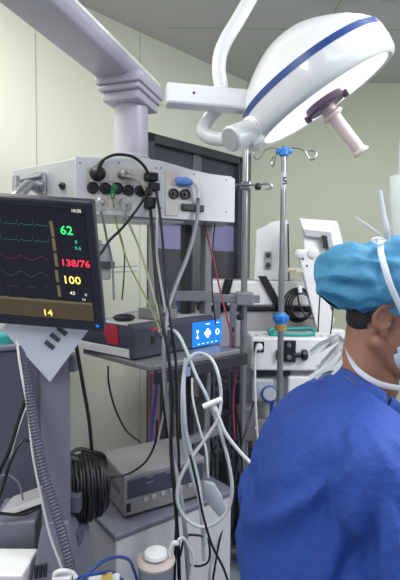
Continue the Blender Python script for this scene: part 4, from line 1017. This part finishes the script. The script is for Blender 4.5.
# yoke and suspension: a thing of its own
sa = thing('lamp_arm', 'white suspension arm with curved yoke carrying the domed lamp', 'lamp arm', P(232, 96, 1.6))
bm = BM(); tube(bm, [P(234, 138, 1.47), P(222, 139, 1.49), P(209, 137, 1.51), P(203, 131, 1.52), P(206, 122, 1.54), P(214, 112, 1.54), P(228, 101, 1.55), P(242, 97, 1.58), P(258, 100, 1.62)], .0225, 18, 8); obj('yoke', bm, 'lampwhite', sa, True)
bm = BM(); a = P(165, 87, 1.42); b = P(232, 99, 1.66); d_ = (b - a).normalized(); s_ = d_.cross(Z).normalized()
w_ = .052
o_ = P(172, 97, 1.46); e_ = P(246, 101, 1.51)
dv = flat(e_ - o_); sdv = V((dv.y, -dv.x, 0)).normalized()
cbox(bm, (o_ + e_) / 2, dv.normalized(), sdv, Z, dv.length + .04, .06, .064, .008)
hb_ = obj('horizontal_link', bm, 'lampwhite', sa)
bm = BM(); lathe(bm, P(194, 93, 1.445) , V((0, -1, 0)), [(0, .004), (.003, .004)], 10); obj('screw_hole', bm, 'black', hb_)
bm = BM(); tube(bm, [P(222, 96, 1.5), P(221, 86, 1.5), P(219, 72, 1.5), P(220, 56, 1.5), P(226, 40, 1.5), P(238, 20, 1.5), P(251, -3, 1.5), P(275, -48, 1.5), P(290, -76, 1.5)], .0225, 18, 8); obj('suspension_tube', bm, 'lampwhite', sa, True)

# hanging drip chamber top right
t = thing('drip_bag', 'clear plastic drip bag cut by the right edge above the cap', 'drip bag', P(399, 235, 1.7))
bm = BM(); prism(bm, [P(389, 176, 1.7), P(411, 170, 1.7), P(414, 235, 1.7), P(393, 238, 1.7), P(390, 205, 1.7)], V((0, .03, 0)), bev=.01); obj('bag', bm, 'bag', t, True)
bm = BM(); lathe(bm, P(400, 175, 1.715), Z, [(0, .016), (.02, .016), (.024, .010), (.03, .0)], 14); obj('bag_neck', bm, 'bag', t, True)
bm = BM(); tube(bm, [P(400, 170, 1.715), P(400, 150, 1.715), P(402, 120, 1.72), P(403, 60, 1.72)], .004, 6); tube(bm, [P(401, 236, 1.715), P(402, 300, 1.73), P(405, 380, 1.75)], .003, 6); obj('bag_line', bm, 'white', t, True)

# ------------------------------------------------------------------ the surgeon
hc = P(388, 318, 1.00)                                                   # middle of the head at ear height
HX, HY, HZ = hc.x, 1.0, hc.z
pr_ = thing('person', 'person in blue gown and light blue surgical cap, head bent, facing right', 'person', V((HX - .12, 1.0, 0)))
tilt = Matrix.Rotation(math.radians(-18), 3, 'Z') @ Matrix.Rotation(math.radians(22), 3, 'Y')                          # nods forward (towards +x)
def H(x, y, z): return V((HX, HY, HZ)) + tilt @ V((x, y, z))
bm = BM()
ellip(bm, H(-.005, 0, .035), .098, .077, .085, tilt)                      # skull
ellip(bm, H(.035, 0, -.02), .068, .066, .085, tilt)                       # face
ellip(bm, H(.055, 0, -.085), .035, .042, .028, tilt)                      # chin
capsule(bm, H(.098, 0, .01), H(.112, 0, -.022), .009, .013)               # nose
for s in (-1, 1):
    capsule(bm, H(-.005, s * .058, -.05), H(.055, s * .032, -.088), .020, .018)
    ellip(bm, H(.045, s * .046, -.02), .03, .02, .024, tilt)
    capsule(bm, H(.085, s * .045, .022), H(.097, s * .012, .026), .010, .010)
capsule(bm, H(.095, -.016, -.050), H(.095, .016, -.050), .009, .009)      # lips
nb = V((HX - .055, 1.0, HZ - .160))
capsule(bm, H(-.022, 0, -.03), nb, .054, .052)
capsule(bm, H(.0, 0, -.07), nb + V((.035, 0, .01)), .045, .046)
cst = V((HX - .09, 1.0, HZ - .32)); hip = V((HX - .13, 1.0, HZ - .58))
capsule(bm, nb, cst, .06, .105); capsule(bm, cst, hip, .11, .12)
SH = {}
for s in (-1, 1):
    shd = V((HX - .075, 1.0 + s * .165, HZ - .245)); elb = V((HX - .02, 1.0 + s * .24, HZ - .50)); wr = V((HX + .20, 1.0 + s * .13, HZ - .47))
    SH[s] = (shd, elb, wr)
    capsule(bm, nb + V((.01, s * .03, -.045)), shd, .040, .045)
    capsule(bm, shd, elb, .050, .038); capsule(bm, elb, wr, .038, .024)
    knee = V((HX - .11, 1.0 + s * .11, .50)); ank = V((HX - .15, 1.0 + s * .12, .09))
    capsule(bm, hip + V((0, s * .08, -.02)), knee, .085, .055); capsule(bm, knee, ank, .055, .036)
    capsule(bm, ank + V((-.03, 0, -.03)), ank + V((.15, s * .02, -.05)), .036, .028)
    # hand: palm + five fingers, lightly curled
    fd = V((.95, -s * .25, -.2)).normalized(); side = V((0, s, 0)); 
    capsule(bm, wr, wr + fd * .055, .024, .026); 
    for k in range(4):
        b0 = wr + fd * .06 + side * (k - 1.5) * .019 * -1
        L = (.075, .082, .078, .062)[k]
        m1 = b0 + fd * L * .45 + V((0, 0, -.008)); m2 = m1 + (fd + V((0, 0, -.6))).normalized() * L * .3; m3 = m2 + (fd + V((0, 0, -1.4))).normalized() * L * .25
        capsule(bm, b0 - fd * .02, m1, .0095, .009, 12); capsule(bm, m1, m2, .009, .0082, 12); capsule(bm, m2, m3, .0082, .007, 12)
    t0 = wr + fd * .02 - side * .02; t1 = t0 - side * .028 + fd * .03; t2 = t1 + fd * .03 + V((0, 0, -.012))
    capsule(bm, t0, t1, .013, .011, 12); capsule(bm, t1, t2, .011, .008, 12)
    # ear
    ec = H(-.008, s * .076, .0)
    for a0 in range(11):
        a1 = math.radians(-70 + a0 * 25); a2 = math.radians(-70 + (a0 + 1) * 25)
        if a0 == 10: break
        f1 = lambda a: ec + tilt @ V((-.004 + -.019 * math.sin(a + .3) - .004, s * (.012 + .006 * math.sin(a)), .028 * -math.cos(a + .1) + .006))
        capsule(bm, f1(a1), f1(a2), .0052, .0052, 10)
    ellip(bm, ec + tilt @ V((-.006, s * .004, .002)), .017, .006, .024, tilt, 2)
    ellip(bm, ec + tilt @ V((.004, s * .006, -.026)), .009, .006, .010, tilt, 2)
    capsule(bm, ec + tilt @ V((-.010, s * .009, .016)), ec + tilt @ V((-.014, s * .010, -.012)), .0045, .0045, 10)
body = remesh(bm, .0052, 2)
obj('body', body, 'skin', pr_, True)
# hair: nape and sideburn
bm = BM()
ellip(bm, H(-.006, 0, .032), .101, .080, .087, tilt)
ellip(bm, H(-.045, 0, -.018), .040, .060, .042, tilt)
hr = remesh(bm, .005, 3)
def hairkeep(bmh):
    dl = []
    for v_i in bmh.verts:
        l = tilt.transposed() @ (v_i.co - V((HX, HY, HZ)))
        edge = -.004 + noise.noise(v_i.co * 90) * .008
        if l.x > .05 and l.z < .07: dl.append(v_i)
        elif l.x > -.030 + edge and l.z < .018: dl.append(v_i)
    bmesh.ops.delete(bmh, geom=dl, context='VERTS')
hairkeep(hr)
obj('hair', hr, 'hair', pr_, True)
# eyes
for s in (-1, 1):
    bm = BM(); ellip(bm, H(.088, s * .031, .004), .011, .012, .009); obj('eye', bm, 'hair', pr_, True)

# gown
bm = BM()
shd, elb, wr = SH[-1]
def GP(px, py, d): return P(px, py, d)
capsule(bm, V((HX - .065, 1.0, HZ - .180)), V((HX - .09, 1.0, HZ - .28)), .082, .130)
capsule(bm, V((HX - .10, .93, HZ - .28)), V((HX - .11, 1.08, HZ - .28)), .125, .125)
capsule(bm, V((HX - .11, .96, HZ - .30)), V((HX - .138, .94, HZ - .56)), .145, .173)
capsule(bm, V((HX - .11, 1.06, HZ - .30)), V((HX - .138, 1.07, HZ - .56)), .145, .173)
capsule(bm, V((HX - .120, .98, HZ - .56)), V((HX - .115, 1.0, .62)), .175, .19)
capsule(bm, V((HX - .05, 1.0, HZ - .26)), V((HX - .05, 1.0, HZ - .55)), .13, .15)
for s in (-1, 1):
    shd, elb, wr = SH[s]
    capsule(bm, nb + V((-.0, s * .035, -.035)), shd + V((-.01, 0, -.005)), .078, .080)
    capsule(bm, shd + V((-.01, 0, -.01)), elb + V((.01, 0, 0)), .085, .082); capsule(bm, elb + V((.01, 0, 0)), wr - V((.02, 0, 0)), .078, .045)
SHC = SH[-1][0]
def folds(co, n):
    # drapery: long soft ridges falling from the shoulder
    l = co - SHC
    ang = math.atan2(l.x * .9 + .05, -(l.z) + .10)
    rad = math.hypot(l.x, l.z)
    w_ = noise.noise(V((ang * 3.4, rad * 1.6, co.y * 2.2)))
    w2 = noise.noise(V((ang * 9 + 5, rad * 3.2, co.y * 4)))
    w3 = noise.noise(co * 14)
    k = min(1, max(0, (HZ - .15 - co.z) / .15))
    r1 = 1 - abs(w_) * 2.4
    r2 = 1 - abs(w2) * 2.2
    r3 = 0
    a2 = math.atan2(co.x - (HX - .10), (HZ - .13) - co.z); rd = math.hypot(co.x - (HX - .10), HZ - .13 - co.z)
    if n.y < .3:
        for a0, am, wd in ((-42, .010, .05), (-27, .013, .045), (-9, -.012, .05), (2, .016, .04), (17, -.010, .05), (24, .014, .035), (41, .016, .04), (50, -.012, .04), (63, .014, .05)):
            dd_ = a2 - math.radians(a0) + .10 * math.sin(rd * 9 + a0)
            r3 += am * math.exp(-(dd_ / wd) ** 2)
        r3 *= min(1, max(0, (rd - .07) / .12))
    return co + n * (k * (.018 * r1 + .010 * r2 + 1.9 * r3) + .003 * w3 - .004)
gw = remesh(bm, .0075, 14, folds)
# open the neck: remove the part above the collar
def cut(b, co, no):
    bmesh.ops.bisect_plane(b, geom=list(b.verts) + list(b.edges) + list(b.faces), plane_co=co, plane_no=no, clear_outer=True)
cut(gw, V((HX - .035, 1.0, HZ - .163)), V((.57, 0, .82)))
gm = mk('gown_blue_cotton', '1c4092', 0.75, var=0.06, scale=7, bump=0.5, bscale=45)
gown = obj('gown', gw, gm, pr_, True)
# collar band: sloped ring
bm = BM(); ctr = V((HX - .035, 1.0, HZ - .163)); nrm = V((.57, 0, .82)).normalized(); cx_ = V((.82, 0, -.57)).normalized()
ring = []
for i in range(37):
    a = 2 * PI * i / 36
    ring.append(ctr + cx_ * math.cos(a) * .078 + V((0, math.sin(a) * .082, 0)) + nrm * .004 * math.sin(3 * a))
tube(bm, ring, .017, 10, 2, flat=.32, flatdir=nrm.cross(V((0, 1, 0)))); obj('collar', bm, gm, gown, True)
# cap
capc = P(372, 279, 1.0)
capm = mk('cap_blue_nonwoven', '3980a8', 0.65, var=0.05, scale=12, bump=0.35, bscale=70)
rot = Matrix.Rotation(math.radians(6), 3, 'Y')
bm = BM()
C0 = V((HX, HY, HZ))
def cp2(px, py, d=1.0): return P(px, py, d)
ellip(bm, cp2(388, 286), .112, .096, .084, rot, 4)
ellip(bm, cp2(354, 279), .078, .086, .064, Matrix.Rotation(math.radians(8), 3, 'Y'), 4)
ellip(bm, cp2(410, 277), .100, .092, .080, rot, 4)
def capfold(co, n):
    c = cp2(385, 312)
    l = co - c
    ang = math.atan2(l.z, l.x); 
    ang2 = math.atan2(l.y, l.z + .03)
    w_ = noise.noise(V((ang * 1.8, ang2 * 2.0, 3.1)))
    w2 = noise.noise(V((l.x * 7, l.y * 12, l.z * 26)))
    w3 = noise.noise(co * 45)
    e = max(0, min(1, (l.z + .01) / .03))
    return co + n * ((.009 * (1 - abs(w_) * 3) + .009 * (1 - abs(w2) * 3) + .004 * (1 - 3 * abs(noise.noise(V((l.x * 16, l.y * 22, l.z * 40)))))) * (.3 + .7 * e) + .0014 * w3)
cpm = remesh(bm, .0052, 6, capfold)
# cut under the hem
h1, h2, h3 = cp2(322, 297), cp2(352, 319), cp2(392, 315)
l1 = (h2 - h1); l1.y = 0; cut(cpm, h1, -V((-l1.z, 0, l1.x)))
cut(cpm, h2, V((.24, 0, -1)))
cap = obj('surgical_cap', cpm, capm, pr_, True)
# mask and its ties
bm = BM(); ellip(bm, H(.055, 0, -.045), .070, .066, .062, tilt, 4)
dl = [v_i for v_i in bm.verts if (tilt.transposed() @ (v_i.co - C0)).x < .030]
bmesh.ops.delete(bm, geom=dl, context='VERTS'); mk_ = obj('face_mask', bm, 'mask', pr_, True)
bm = BM()
tube(bm, [P(400, 388, .93), P(392, 387, .93), P(380, 384, .93), P(368, 378, .935), P(357, 369, .95), P(350, 358, .975), P(346, 347, 1.01)], .0058, 8, flat=.22, flatdir=V((.2, -1, 0))); obj('lower_strap', bm, 'tie', mk_, True)
bm = BM()
def surf(px, py, d): return P(px, py, d)
tube(bm, [P(381, 240, .955), P(381, 252, .915), P(385, 268, .893), P(390, 284, .885), P(396, 298, .888), P(403, 314, .90)], .0066, 8, flat=.2, flatdir=V((0, -1, .3))); obj('upper_strap', bm, 'tie', mk_, True)
bm = BM()
tube(bm, [P(387, 242, .94), P(387, 230, .93), P(384, 216, .93), P(382, 203, .93), P(380, 190, .93)], lambda u: .0075 - .003 * u, 8, flat=.25, flatdir=V((.3, -1, 0)))
tube(bm, [P(386, 240, .94), P(378, 233, .93), P(366, 224, .93), P(355, 217, .93)], lambda u: .003 - .0015 * u, 8, flat=.3, flatdir=V((.0, -1, .3)))
tube(bm, [P(386, 240, .935), P(378, 244, .92), P(372, 240, .92), P(378, 238, .925), P(386, 240, .935)], .0028, 8, flat=.4, flatdir=V((.0, -1, .3)))
obj('tied_bow', bm, 'tie', mk_, True)
bm = BM()
rng = random.Random(5)
for top, bot in (
    ([(347, 344, 1.03), (340, 342, 1.05), (332, 349, 1.06), (322, 360, 1.07), (313, 374, 1.07)], [(347, 351, 1.03), (341, 350, 1.04), (336, 357, 1.06), (328, 367, 1.06), (317, 380, 1.06)]),
    ([(346, 340, 1.04), (338, 334, 1.06), (330, 337, 1.07), (318, 343, 1.08), (310, 350, 1.08)], [(346, 346, 1.04), (339, 342, 1.05), (331, 346, 1.08), (321, 352, 1.07), (311, 357, 1.08)]),
    ([(347, 346, 1.02), (339, 352, 1.03), (330, 362, 1.03), (319, 369, 1.04), (308, 376, 1.04)], [(347, 352, 1.02), (341, 359, 1.02), (333, 369, 1.02), (320, 374, 1.03), (309, 381, 1.03)]),
    ([(345, 349, 1.01), (342, 356, 1.01), (338, 366, 1.0), (331, 374, 1.0)], [(348, 353, 1.01), (346, 360, 1.0), (342, 369, 1.0), (334, 376, 1.0)])):
    TP, BP = [P(*q) for q in top], [P(*q) for q in bot]; th = V((.0004, .0012, 0)); zig = []
    for a, b in zip(TP, BP):
        zig.append([bm.verts.new(q) for q in (a, a.lerp(b, .5) + V((0, rng.uniform(-.008, .008), 0)), b)])
    back = [[bm.verts.new(v_i.co + th) for v_i in row] for row in zig]
    for k in range(len(zig) - 1):
        for c in (0, 1):
            bm.faces.new((zig[k][c], zig[k][c+1], zig[k+1][c+1], zig[k+1][c])); bm.faces.new((back[k][c], back[k+1][c], back[k+1][c+1], back[k][c+1]))
obj('nape_ties', bm, 'gauze', mk_)
bm = BM(); tube(bm, [P(344, 372, .98), P(350, 380, .95), P(357, 385, .93)], .0008, 6); ellip(bm, P(344, 370, .965), .0025, .0025, .0025, None, 1); obj('necklace', bm, 'gold', pr_)
# trousers and shoes
bm = BM()
for s in (-1, 1):
    knee = V((HX - .11, 1.0 + s * .11, .50)); ank = V((HX - .15, 1.0 + s * .12, .10))
    capsule(bm, hip + V((0, s * .08, -.08)), knee, .10, .075); capsule(bm, knee, ank, .075, .06)
obj('trousers', remesh(bm, .012, 4), gm, pr_, True)
for s in (-1, 1):
    a = V((HX - .18, 1.0 + s * .12, .045)); bm = BM(); capsule(bm, a, a + V((.17, s * .02, -.002)), .048, .04)
    for v_i in bm.verts: v_i.co.z = max(v_i.co.z, 0.001)
    obj('shoe', bm, 'leather', pr_, True)
names = {}
for o_i in bpy.data.objects:
    if o_i.parent is None and 'label' in o_i: names.setdefault(o_i.name.split('.')[0], []).append(o_i)
for k_i, l_i in names.items():
    if len(l_i) > 1:
        for o_i in l_i:
            if 'group' not in o_i: o_i['group'] = k_i.replace('_', ' ') + 's around the equipment'
for o_i in bpy.data.objects:
    if 'rootloc' in o_i: del o_i['rootloc']
